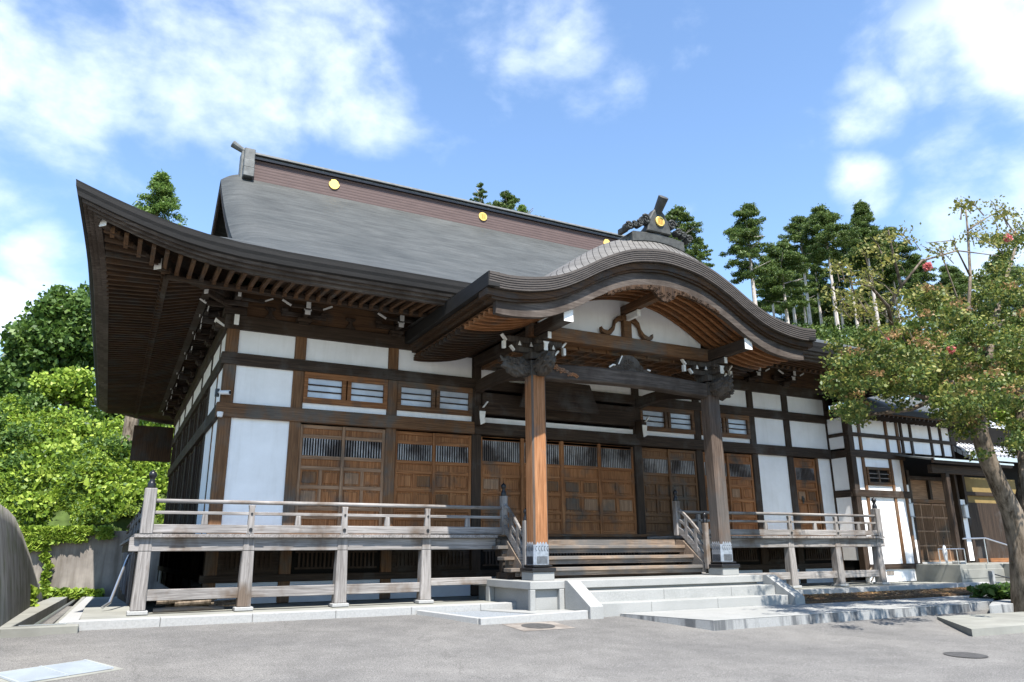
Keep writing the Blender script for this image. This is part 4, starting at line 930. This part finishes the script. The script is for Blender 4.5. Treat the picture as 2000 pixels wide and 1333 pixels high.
# annex roof
b = MB(); b.grid([[(22.2+(1 if 0 else 0)*0+7.6*s, -1.95+6*t, 4.62+2.3*t+.5*t*t-.02*s) for s in [i/10 for i in range(11)]] for t in [i/12 for i in range(13)]]); ar = b.build('annex_roof', 'bark', A, smooth=True)
MB().box(22.2, 29.8, -1.96, -1.75, 4.38, 4.615).build('eave_edge', 'lip', ar, .01)
MB().box(22.3, 29.7, -1.9, -.9, 4.36, 4.42).build('soffit_board', 'brownx', ar)
b = MB()
for i in range(27): b.bar((22.45+i*.27, -1.85, 4.31), (22.45+i*.27, -.9, 4.35), .07, .09)
b.build('rafters', 'darky', ar)
# pent roof over entrance
b = MB(); b.grid([[(25.35+5.2*s, -2.5+1.55*t, 2.66+.34*t) for s in (0, .5, 1)] for t in (0, .5, 1)]); pr = b.build('pent_roof', 'ceram', A, solid=.06)
MB().box(25.35, 30.6, -2.54, -2.44, 2.50, 2.68).build('fascia', 'darkx', pr, .01); MB().box(25.35, 30.6, -2.6, -2.545, 2.60, 2.67).build('gutter', 'steel', pr)
MB().box(25.7, 30.2, -2.2, -2.02, 2.16, 2.48).build('fascia_beam', 'darkx', pr, .01)
# lattice entrance
EYY = -.55
abox('wall_panel', 'plaster', 25.82, 26.08, EYY-.3, EYY-.2, -1.25, 1.8); abox('post', 'darkz', 26.08, 26.24, EYY-.3, EYY, -1.3, 2.4, bevel=.01); abox('post', 'darkz', 29.2, 29.36, EYY-.3, EYY, -1.3, 2.4, bevel=.01)
abox('wall_panel', 'plaster', 29.36, 29.75, EYY-.25, EYY-.15, -1.2, 1.3); abox('post', 'darkz', 29.76, 29.92, EYY-.3, EYY, -1.3, 2.4)
abox('lintel', 'brownx', 26.24, 29.2, EYY-.12, EYY+.02, 1.12, 1.26); abox('lintel', 'darkx', 26.24, 29.2, EYY-.14, EYY+.02, 2.05, 2.2)
abox('transom_board', 'tanx', 26.24, 29.2, EYY-.02, EYY+.02, 1.27, 2.05); abox('mullion', 'darkz', 27.65, 27.8, EYY-.14, EYY+.02, 1.26, 2.05)
for k in range(4):
    x0 = 26.26+k*.735; b = MB(); y = EYY-.05+.03*(k % 2)
    for x in (x0, x0+.68): b.box(x, x+.055, y-.03, y+.02, -1.22, 1.1)
    for z in (-1.22, -.62, -.05, .5, 1.03): b.box(x0, x0+.735, y-.028, y+.02, z, z+.065)
    o = b.build('lattice_door', 'tanz', A)
    b = MB()
    for j in range(14): b.box(x0+.06+j*.045, x0+.073+j*.045, y-.015, y+.01, -1.2, 1.05)
    b.build('lattice', 'tanz', o)
    MB().box(x0, x0+.73, y+.025, y+.03, -1.2, 1.05).build('pane', 'brownz', o)
abox('sill', 'kerb', 26.1, 29.3, EYY-.2, EYY+.1, -1.32, -1.22)
for x in (25.9, 29.52): 
    o = MB().box(x-.12, x+.12, EYY-.42, EYY-.3, .55, 1.05).build('wall_lamp', 'plastic', A, .02); MB().box(x-.135, x+.135, EYY-.43, EYY-.29, 1.05, 1.075).box(x-.135, x+.135, EYY-.43, EYY-.29, .525, .55).build('frame', 'lead', o)
o = MB().prism([(26.45, -2.25), (26.67, -2.25), (26.67, -2.03), (26.45, -2.03)], 'z', -1.2, 2.16).build('porch_post', 'darkz', A, .015); MB().box(26.38, 26.74, -2.32, -1.96, -1.28, -1.16).build('plinth', 'kerb', o, .02)
o = MB().box(30.3, 30.52, -2.25, -2.03, -1.2, 2.16).build('porch_post', 'darkz', A, .015); MB().box(30.22, 30.6, -2.33, -1.95, -1.28, -1.1).build('plinth', 'kerb', o, .02)
abox('ochre_wall', 'yellowwall', 30, 34, EYY-.1, EYY, 1.2, 2.3); abox('sliding_panel', 'darkz', 29.95, 34, EYY-.14, EYY-.05, -1.2, 1.2); abox('beam', 'darkx', 29.95, 34, EYY-.2, EYY, 1.5, 1.66); abox('threshold', 'orangex', 30, 33, EYY-.3, EYY, -1.3, -1.12)
# entrance platform
ep = thing('entrance_platform', 'pale concrete platform and ramp in front of the lattice entrance', 'platform', (28, -2, -1.9))
MB().box(25.6, 30.2, -2.75, -.5, -2.1, -1.28).box(25.75, 28.3, -2.765, -2.74, -1.78, -1.45).build('platform_block', 'conclight', ep, .01)
MB().prism([(30.2, -1.28), (31.2, -1.28), (32.4, -1.9), (30.2, -1.9)], 'y', -3.2, -.5).build('ramp', 'granite', ep, .01)
MB().prism([(28.3, -1.28), (29.2, -1.92), (28.3, -1.92)], 'y', -3.0, -2.76).build('cheek', 'conclight', ep)
for i in range(3): MB().box(28.5+.0, 31, -2.76-.33*(i+1), -2.76-.33*i+.01, -2.1, -1.28-.19*(i+1)).build('step', 'granite', ep, .01)
hr = thing('steel_handrail', 'bent stainless steel handrail beside the annex entrance steps', 'handrail', (28, -3, -1.9))
MB().tube([(25.9, -2.85, -.35), (27.3, -2.85, -.33), (29.2, -3.6, -.95), (29.25, -3.6, -1.2)], .028, 8).build('rail', 'steel', hr)
MB().tube([(27.2, -2.85, -.34), (27.2, -2.85, -1.28)], .02, 8).build('upright', 'steel', hr); MB().tube([(29.1, -3.57, -.93), (29.1, -3.57, -1.7)], .022, 8).build('upright', 'steel', hr)
us = thing('umbrella_stand', 'low steel umbrella stand with folded umbrellas by the lattice doors', 'umbrella stand', (25.9, -2.4, -1.28))
b = MB()
for x in (25.15, 26.25):
    for y in (-2.6, -2.3): b.tube([(x, y, -1.28), (x, y, -.72)], .018, 6)
for y in (-2.6, -2.3): b.tube([(25.15, y, -.72), (26.25, y, -.72)], .02, 6)
b.build('frame', 'steel', us)
o = MB().lathe((25.3, -2.45, -1.25), [(.01, 0), (.05, .15), (.085, .45), (.05, .62), (.012, .68)], 10).build('folded_umbrella', 'plastic', us, smooth=True)
MB().tube([(25.3, -2.45, -.6), (25.3, -2.45, -.35), (25.34, -2.45, -.28), (25.4, -2.45, -.32)], .014, 6).build('handle', 'black', o)
# pipe elbow at annex foundation
dpp = tag(MB().tube([(22.6, -1.2, -1.86), (22.75, -1.25, -1.65), (22.62, -1.15, -1.5), (22.85, -1.1, -1.38)], .035, 7).build('small_shrub_stump', 'trunk'), 'small dark twisted stump at the foot of the white annex wall', 'stump')
# tiled house beyond
TB = thing('tiled_house', 'house with a bright silver tiled roof behind the tree at far right', 'house', (38, 2, -1.9))
q0 = at(1940, 892, -1.2); q1 = at(1940, 826, 2.6); mz = (q1.z-q0.z)/3.8
b = MB(); b.grid([[(29.9+9*s, -1.2+5*t, q0.z+mz*5*t) for s in (0, .5, 1)] for t in (0, .5, 1)]); b.build('roof', 'tile', TB, solid=.15)
b = MB()
for i in range(31): b.tube([(29.9+i*.3, -1.25+5.05*t, q0.z+.04+mz*5*t) for t in (0, .5, 1)], .055, 6)
b.build('roof_ribs', 'tile', TB); MB().box(29.9, 39, -1.32, -1.2, q0.z-.2, q0.z-.02).build('gutter', 'steel', TB); MB().box(33, 42, -.2, 6, -1.9, 2.8).build('wall', 'yellowwall', TB)
MB().box(29.9, 39, 3.6, 4.0, q0.z+mz*4.8, q0.z+mz*4.8+.3).build('ridge', 'ceram', TB)
# rope post
rp = thing('rope_post', 'short grey post with a slack dark rope by the planting bed', 'rope barrier', (24.6, -4.9, -2.0))
MB().box(23.6, 23.74, -5.07, -4.93, -2.1, -1.42).build('post', 'kerb', rp, .01); MB().tube([(23.67, -5, -1.5), (24.4, -5.1, -1.66), (25.2, -5.3, -1.72), (26.2, -5.5, -1.62), (27, -5.7, -1.45)], .018, 6).build('rope', 'black', rp); MB().box(26.95, 27.07, -5.77, -5.65, -2.1, -1.4).build('post', 'kerb', rp, .01)

# ------------------------------------------------------------------ vegetation
def leaves(C, size, rng, flat=0.0, aspect=1.0, spray=0):   # one small leaf-shaped quad at every centre
    n = len(C); a = rng.normal(size=(n, 3)); a /= np.linalg.norm(a, axis=1)[:, None]
    nrm = rng.normal(size=(n, 3)); nrm[:, 2] += flat*3; nrm /= np.linalg.norm(nrm, axis=1)[:, None]
    t = np.cross(nrm, a); t /= np.linalg.norm(t, axis=1)[:, None]; s = np.cross(nrm, t)
    k = size*(.6+.8*rng.random(n))[:, None]
    V = np.stack([C-t*k*.6, C+s*k*.32*aspect, C+t*k*.6, C-s*k*.32*aspect], 1).reshape(-1, 3); return V
def leafmesh(name, V, m, parent=None):
    n = len(V)//4; me = bpy.data.meshes.new(name); me.vertices.add(len(V)); me.vertices.foreach_set('co', V.astype(np.float32).ravel())
    me.loops.add(len(V)); me.loops.foreach_set('vertex_index', np.arange(len(V), dtype=np.int32)); me.polygons.add(n)
    me.polygons.foreach_set('loop_start', np.arange(0, len(V), 4, dtype=np.int32)); me.polygons.foreach_set('loop_total', np.full(n, 4, dtype=np.int32))
    me.update(); me.validate(); me.materials.append(M[m]); o = bpy.data.objects.new(name, me); COL.objects.link(o); child(o, parent); return o
def clumps(cs, per, rng, shell=.55):                        # cs rows: x y z rx ry rz ; points lie mostly in each clump's shell
    out = []
    for c in cs:
        n = int(per*(c[3]*c[4]*c[5])**.66) if per > 0 else int(-per)
        d = rng.normal(size=(n, 3)); d /= np.linalg.norm(d, axis=1)[:, None]; r = (shell+(1-shell)*rng.random(n)**.6)*(1+.16*rng.normal(size=n))
        out.append(np.array(c[:3])+d*r[:, None]*np.array(c[3:6]))
    return np.concatenate(out)
VN = 0
def cedar(x, y, base, top, crown0, w, label, col='conif', lean=0, cone=False, sparse=1., size=.42, bark='palebark'):
    global VN; VN += 1; rng = np.random.default_rng(100+VN)
    T = thing('cedar_tree', label, 'tree', (x, y, base), 'tall trees behind the hall'); dd_ = (Vector((x, y, top))-CAMP).length
    b = MB(); h = top-base; b.tube([(x+lean*t*h*.1+.1*math.sin(3*t+VN), y, base+h*t*.95) for t in (0, .25, .5, .75, 1)], [.46, .38, .30, .18, .05], 8)
    for k in range(0 if cone else 10):
        z = crown0+(top-crown0)*rng.random()*.8; a = rng.random()*6.28; b.tube([(x, y, z), (x+w*.7*math.cos(a), y+w*.7*math.sin(a), z+.5)], [.07, .02], 5)
    b.build('trunk', bark, T)
    cs = []; H_ = top-crown0; nb = int((70 if cone else 58)*sparse*max(.55, min(1.6, H_/8)))
    for k in range(nb):
        t = ((k+rng.random())/nb)**.9; z = crown0+H_*t*.97; a = rng.random()*6.28
        L_ = w*((1-t)**.8*.98+.06 if cone else (.62+.5*math.sin(math.pi*min(1, t*.8+.1)))*(1-.62*max(0, t-.55)/.45))*(.72+.4*rng.random())
        for q in (.3, .6, .88):
            if rng.random() < .12: continue
            s_ = w*(.11+.05*rng.random())*(1.15-.35*q)*(1.25 if cone else 1.15); r = L_*q; dz = (.10 if cone else .16)*r-.22*r*q
            cs.append((x+lean*.1*(z-base)+r*math.cos(a), y+r*math.sin(a), z+dz, s_*1.35, s_*1.35, s_*.72))
    cs.append((x+lean*.1*(top-base), y, top-.25*w*.5, w*.12, w*.12, w*.28))
    C = clumps(cs, 900, rng, .15); leafmesh('crown', leaves(C, size*.5, rng, .05, .7), col, T); return T
def px_cedar(u, vt, vc, wpx, y, label, base=4, **k):
    p = at(u, vt, y); q = at(u, vc, y); d = (p-CAMP).dot(F_); w = 1.13*wpx/FPX*d/2; cedar(p.x, y, min(base, q.z-3), p.z, q.z, w, label, **k)
px_cedar(318, 342, 455, 105, 30, 'pointed bright green conifer behind the left end of the roof', col='conifb', cone=True, size=.34, sparse=1.4, bark='trunk')
px_cedar(938, 358, 440, 40, 40, 'narrow dark treetop just above the middle of the ridge', cone=False, sparse=.8)
px_cedar(990, 378, 450, 72, 42, 'rounded treetop above the ridge right of the narrow one', sparse=.9)
px_cedar(1022, 404, 450, 60, 36, 'low bright green treetop just over the ridge', col='conifb', sparse=.7)
px_cedar(1322, 408, 520, 88, 34, 'dark conifer crown just right of the porch roof ornament')
px_cedar(1365, 470, 540, 50, 38, 'small dark treetop against the slope of the curved porch roof')
px_cedar(1455, 404, 545, 96, 30, 'tall lone cedar with a bare pale trunk at the left of the grove', sparse=.85)
px_cedar(1522, 478, 600, 96, 33, 'broad green cedar second in the grove with a forked trunk')
px_cedar(1500, 500, 580, 60, 44, 'dark cedar behind the second cedar of the grove')
px_cedar(1558, 425, 515, 74, 38, 'flat topped cedar left of the grove highest crowns')
px_cedar(1605, 406, 505, 100, 34, 'broad dark topped cedar in the middle of the grove')
px_cedar(1560, 520, 600, 60, 46, 'shaded cedar deep in the middle of the grove')
px_cedar(1628, 500, 600, 50, 47, 'shaded cedar behind the broad dark topped one')
px_cedar(1680, 396, 510, 80, 36, 'tallest pointed cedar at the right of the grove', cone=True, sparse=1.3)
px_cedar(1730, 448, 560, 84, 40, 'cedar right of the tallest pointed one with ragged crown')
px_cedar(1690, 530, 630, 60, 50, 'shaded lower cedar at the right end of the grove')
px_cedar(1785, 500, 600, 70, 46, 'dark cedar seen through the yellowing branches')
px_cedar(1850, 520, 640, 90, 50, 'dark cedar behind the crape myrtle crown')
px_cedar(1950, 500, 640, 100, 50, 'dark cedar behind the crape myrtle at the right edge')
px_cedar(1535, 470, 560, 64, 42, 'cedar filling the gap left of the flat topped cedar')
px_cedar(1650, 455, 540, 70, 43, 'cedar between the broad topped and the tallest pointed cedars')
px_cedar(1585, 470, 570, 60, 50, 'far cedar filling the dark middle of the grove')
px_cedar(1710, 480, 600, 64, 52, 'far cedar right of the tallest pointed cedar')
px_cedar(1600, 560, 650, 110, 58, 'dark distant cedar low between the pale trunks')
px_cedar(1520, 570, 650, 100, 58, 'dark distant cedar low behind the forked trunk')
px_cedar(1680, 570, 660, 110, 58, 'dark distant cedar low behind the rightmost pale trunks')
rng = np.random.default_rng(5)
pts = np.array([tuple(at(u, v, y)) for u, v, y in zip(rng.uniform(1480, 1990, 200), rng.uniform(648, 700, 200), rng.uniform(30, 36, 200))])
cs = [(*p, 1.3, 1.3, .9) for p in pts if rng.random() < .75]
stuff(leafmesh('undergrowth', leaves(clumps(cs, 130, rng, .4), .35, rng), 'conif'), 'mass of green undergrowth below the cedar grove', 'undergrowth')
# left: vines over the slope
def vpatch(n, x0, x1, y0, y1, size, name_m):
    xs_ = rng.uniform(x0, x1, n); ys_ = y0+(y1-y0)*rng.random(n)**1.35; zs_ = np.array([hz(a, c) for a, c in zip(xs_, ys_)])
    w = np.sin(xs_*1.3+ys_*.7)+np.sin(ys_*1.1-xs_*.6)+.6*np.sin(xs_*3.1+2*ys_)+.5*np.sin(xs_*2.3-ys_*3.3)
    C = np.stack([xs_, ys_-.25*w, zs_+.15+.24*w+.32*rng.random(n)], 1)
    C = C[(w > -1.6) | (rng.random(n) < .35)]; return C
C = np.concatenate([vpatch(95000, -13, 2.2, 25.1, 42, .3, 0), vpatch(60000, -10, 1.5, 25.1, 31, .3, 0)])
mound = []
for _ in range(70):
    x = rng.uniform(-11, 1.5); y = rng.uniform(26, 36); z = hz(x, y)+.3; r = rng.uniform(.5, 1.3); mound.append((x, y, z, r, r, r*.8))
C = np.concatenate([C, clumps(mound[14:], 420, rng, .75)])
stuff(leafmesh('slope_undergrowth', leaves(np.concatenate([clumps([(a, b_-.4, c+.25, d*.9, e*.9, f) for a, b_, c, d, e, f in mound[:14]], 700, rng, .6), C[rng.random(len(C)) < .08]+np.array([0, -.1, .05])]), .2, rng, .1, 1.1), 'broad'), 'darker green undergrowth mixed among the vines on the slope', 'undergrowth')
stuff(leafmesh('vine_cover', leaves(C, .22, rng, .25, 1.5), 'vine'), 'bright green vines covering the slope above the retaining wall', 'vines')
hang = []
for u0, v1, w in ((85, 1062, 28), (115, 1052, 30), (138, 1058, 22), (60, 1075, 20), (205, 1050, 14), (165, 1044, 16), (20, 1060, 24)):
    k = int(34*w); uu = u0+rng.normal(size=k)*w*.5; vv = 1030+(v1-1030)*rng.random(k)**.8; hang.append(np.array([tuple(at(a, c, 24.9-.25*rng.random())) for a, c in zip(uu, vv)]))
for v0 in (1068, 1085, 1092, 1108, 1122, 1136, 1150, 1163): hang.append(np.array([tuple(at(90+3*math.sin(v0)+rng.normal()*4, v0+rng.normal()*3, 24.85)) for _ in range(42)]))
hang.append(np.array([tuple(at(rng.uniform(70, 200), rng.uniform(1152, 1166), 24.7-.5*rng.random())) for _ in range(900)]))
hang.append(np.array([tuple(at(52+rng.normal()*7, 1170+rng.normal()*9, 9.5)) for _ in range(260)]))
stuff(leafmesh('hanging_vines', leaves(np.concatenate(hang), .24, rng, 0, 1.5), 'vine'), 'green vine strands hanging down the concrete retaining wall', 'vines')
def bush(name, cat, u, v, y, wpx, hpx, label, col, n=26, size=.24, trunk=True, grp=None, seed=0):
    rg = np.random.default_rng(700+seed); p = at(u, v, y); d = (p-CAMP).dot(F_); w = wpx/FPX*d/2; h = hpx/FPX*d/2
    base = hz(p.x, p.y)-.2; T = thing(name, label, cat, (p.x, p.y, base), grp); cs = []
    for k in range(n):
        a = rg.normal(size=3); a /= np.linalg.norm(a); r = .8*rg.random()**.4; s = .22+.16*rg.random(); cs.append((p.x+a[0]*r*w, p.y+a[1]*r*w*.8, p.z+a[2]*r*h, w*s, w*s, min(w, h)*s*1.1))
    leafmesh('crown', leaves(clumps(cs, 330, rg, .45), size, rg, .2, 1.3), col, T)
    b = MB(); b.tube([(p.x, p.y, base), (p.x+.1, p.y, (base+p.z)/2), (p.x, p.y, p.z)], [.22, .17, .08], 7)
    for k in range(6): c = cs[k]; b.tube([(p.x, p.y, p.z-h*.5), c[:3]], [.07, .02], 5)
    b.build('trunk', 'trunk', T)
LG = 'trees above the left slope'
bush('broadleaf_tree', 'tree', 112, 670, 43, 170, 245, 'large dark broadleaf tree above the slope at the left', 'broad', 70, .34, grp=LG, seed=1)
bush('broadleaf_tree', 'tree', 0, 775, 42, 170, 190, 'shaded broadleaf tree at the left edge of the view', 'broad', 50, .34, grp=LG, seed=2)
bush('broadleaf_tree', 'tree', 185, 640, 47, 120, 190, 'tree beside the upturned eave in the left group', 'broad', 40, .34, grp=LG, seed=3)
bush('broadleaf_shrub', 'shrub', 132, 768, 37, 135, 100, 'bright yellow green shrub below the large dark tree', 'vine', 34, .26, grp='shrubs on the left slope', seed=4)
bush('broadleaf_shrub', 'shrub', 30, 860, 35, 130, 90, 'bright green shrub at the left edge above the wall', 'vine', 30, .26, grp='shrubs on the left slope', seed=5)
bush('broadleaf_shrub', 'shrub', 235, 830, 42, 150, 90, 'dark shrub in the shade under the left eave', 'broad', 34, .3, grp='shrubs on the left slope', seed=6)
bush('broadleaf_tree', 'tree', 1985, 790, 16, 190, 110, 'bright green broadleaf tree behind the silver tiled roof', 'vine', 40, .2, grp='trees behind the annex', seed=8)
bush('broadleaf_tree', 'tree', 1880, 740, 20, 220, 150, 'green broadleaf tree behind the annex roof', 'broad', 50, .24, grp='trees behind the annex', seed=9)
bush('broadleaf_shrub', 'shrub', 268, 850, 33, 80, 80, 'small shrub by the dark boards at the rear of the hall', 'vine', 24, .24, grp='shrubs on the left slope', seed=7)
# crape myrtle in front at right
TY = -8.5; CM = thing('crape_myrtle', 'large crape myrtle with mottled trunk and orange tipped green leaves at the right', 'tree', tuple(at(1995, 1160, TY)))
def tp(u, v, dy=0): return at(u, v, TY+dy)
_g = tp(2004, 1190); _g.z = -2.5
b = MB(); b.tube([_g, tp(1996, 1080), tp(1976, 1000), tp(1952, 950), tp(1930, 900), tp(1914, 850), tp(1908, 800), tp(1925, 740)], [.36, .30, .26, .235, .225, .22, .18, .14], 14)
o = b.build('trunk', 'trunk', CM, smooth=True)
b = MB(); b.tube([tp(1990, 1010), tp(2003, 900), tp(1996, 800), tp(1990, 700), tp(2000, 600)], [.24, .2, .17, .13, .09], 10); b.build('stem', 'trunk', CM, smooth=True)
LIMB = [([(1908, 820), (1870, 760), (1800, 700), (1745, 650)], -.5, .14), ([(1745, 650), (1735, 600), (1700, 560), (1640, 545)], -.5, .06), ([(1735, 600), (1760, 560), (1745, 500), (1735, 450)], -.6, .06), ([(1760, 560), (1800, 510), (1870, 490), (1950, 500)], -.6, .04),
        ([(1925, 740), (1940, 640), (1960, 560), (1985, 480)], .5, .12), ([(1908, 800), (1850, 790), (1750, 760), (1650, 740)], .9, .1), ([(1925, 740), (1890, 640), (1895, 540), (1890, 450), (1885, 400)], .2, .07), ([(1890, 450), (1920, 430), (1955, 410)], .2, .03),
        ([(1895, 540), (1860, 470), (1810, 475)], .1, .03), ([(1870, 760), (1780, 800), (1700, 810), (1640, 800)], 1.5, .08), ([(1890, 640), (1840, 500), (1800, 480)], .6, .03), ([(1940, 640), (2020, 600), (2100, 580)], 0, .1)]
for pts_, dy, r in LIMB:
    MB().tube([tp(u, v, dy*(i/len(pts_))*2) for i, (u, v) in enumerate(pts_)], [r*(1-.7*i/(len(pts_)-1)) for i in range(len(pts_))], 7).build('limb', 'trunk', CM, smooth=True)
def cm_cl(lst, seed):
    rg = np.random.default_rng(seed); out = []
    for u, v, s, n in lst:
        for _ in range(n):
            q = tp(u+rg.normal()*s*.42, v+rg.normal()*s*.30, rg.normal()*1.1); k = .26+.22*rg.random(); out.append((q.x, q.y, q.z, k*1.25, k*1.25, k*.75))
    return out
DEN = [(1690, 715, 80, 26), (1730, 745, 90, 24), (1800, 740, 90, 20), (1760, 690, 70, 14), (1665, 800, 36, 6), (1840, 700, 120, 34), (1930, 640, 120, 36), (1990, 560, 110, 30), (1960, 760, 110, 34), (1870, 790, 80, 16), (1890, 815, 60, 9), (2040, 700, 120, 30), (1980, 480, 60, 10), (2050, 820, 90, 18), (1850, 610, 90, 16), (1780, 660, 90, 14), (1990, 860, 60, 8), (1650, 760, 50, 7)]
cs = cm_cl(DEN, 21); rg = np.random.default_rng(22)
cs = [(x, y, z, a*.8, b_*.8, c*.72) for x, y, z, a, b_, c in cs]
leafmesh('crown', leaves(clumps(cs, 1750, rg, .12), .08, rg, .15, 1.3), 'myrtle', CM)
low_ = [c for c in cs if (c[2] < 6.2 and rg.random() < .38) or rg.random() < .1]
leafmesh('seed_clusters', leaves(clumps([(x-.1, y-.28, z+.16, a*.55, b_*.5, c*.5) for x, y, z, a, b_, c in low_], 1500, rg, .3), .06, rg, 0, 1.2), 'seed', CM)
PK = [(1790, 528, 8, 2), (1945, 478, 6, 1), (1825, 692, 8, 1), (1995, 680, 6, 1), (1700, 672, 6, 1)]
leafmesh('blossom', leaves(clumps([(x, y-.4, z, .11, .11, .11) for x, y, z, a, b_, c in cm_cl(PK, 41)], -160, rg, .2), .05, rg, 0, 1.4), 'pink', CM)
YL = [(1650, 540, 60, 9), (1700, 520, 55, 8), (1745, 470, 45, 6), (1760, 590, 55, 10), (1700, 600, 50, 8), (1840, 480, 40, 4), (1885, 405, 22, 4), (1955, 410, 25, 4), (1900, 460, 40, 6), (1640, 590, 50, 6), (1970, 420, 30, 4), (1820, 560, 50, 7), (1780, 640, 50, 7)]
ycl = [(x, y, z, a*.8, b_*.8, c*.6) for x, y, z, a, b_, c in cm_cl(YL, 51)]
leafmesh('yellowing_leaves', leaves(clumps(ycl, 420, rg, .1), .085, rg, .2, 1.2), 'yellow', CM)
b = MB(); rg2 = random.Random(3)
for c in ycl:
    a = Vector(c[:3])+Vector((rg2.uniform(-.1, .5), rg2.uniform(-.2, .2), -.3)); e = Vector(c[:3])+Vector((-.15, 0, .12)); b.tube([a, (a+e)/2+Vector((.06, 0, .05)), e], [.016, .011, .005], 4, False)
b.build('twigs', 'trunk', CM)
k = 5200; C = np.stack([rng.uniform(20.2, 28, k), rng.uniform(-8.0, -6.3, k), -2.07+.32*rng.random(k)], 1)
stuff(leafmesh('ground_cover', leaves(C, .16, rng, .4, 1.4), 'broad'), 'low dark green ground cover plants at the lower right', 'ground cover')
k = 2600; C = np.stack([rng.uniform(14.5, 26, k), -3.5-2.1*rng.random(k)**1.5, -2.01+.0*rng.random(k)], 1)
stuff(leafmesh('fallen_leaves', leaves(C, .07, rng, 3, 1.2), 'seed'), 'scattered brown fallen leaves along the planting bed', 'fallen leaves')
for o in bpy.data.objects:
    if '_base' in o: del o['_base']
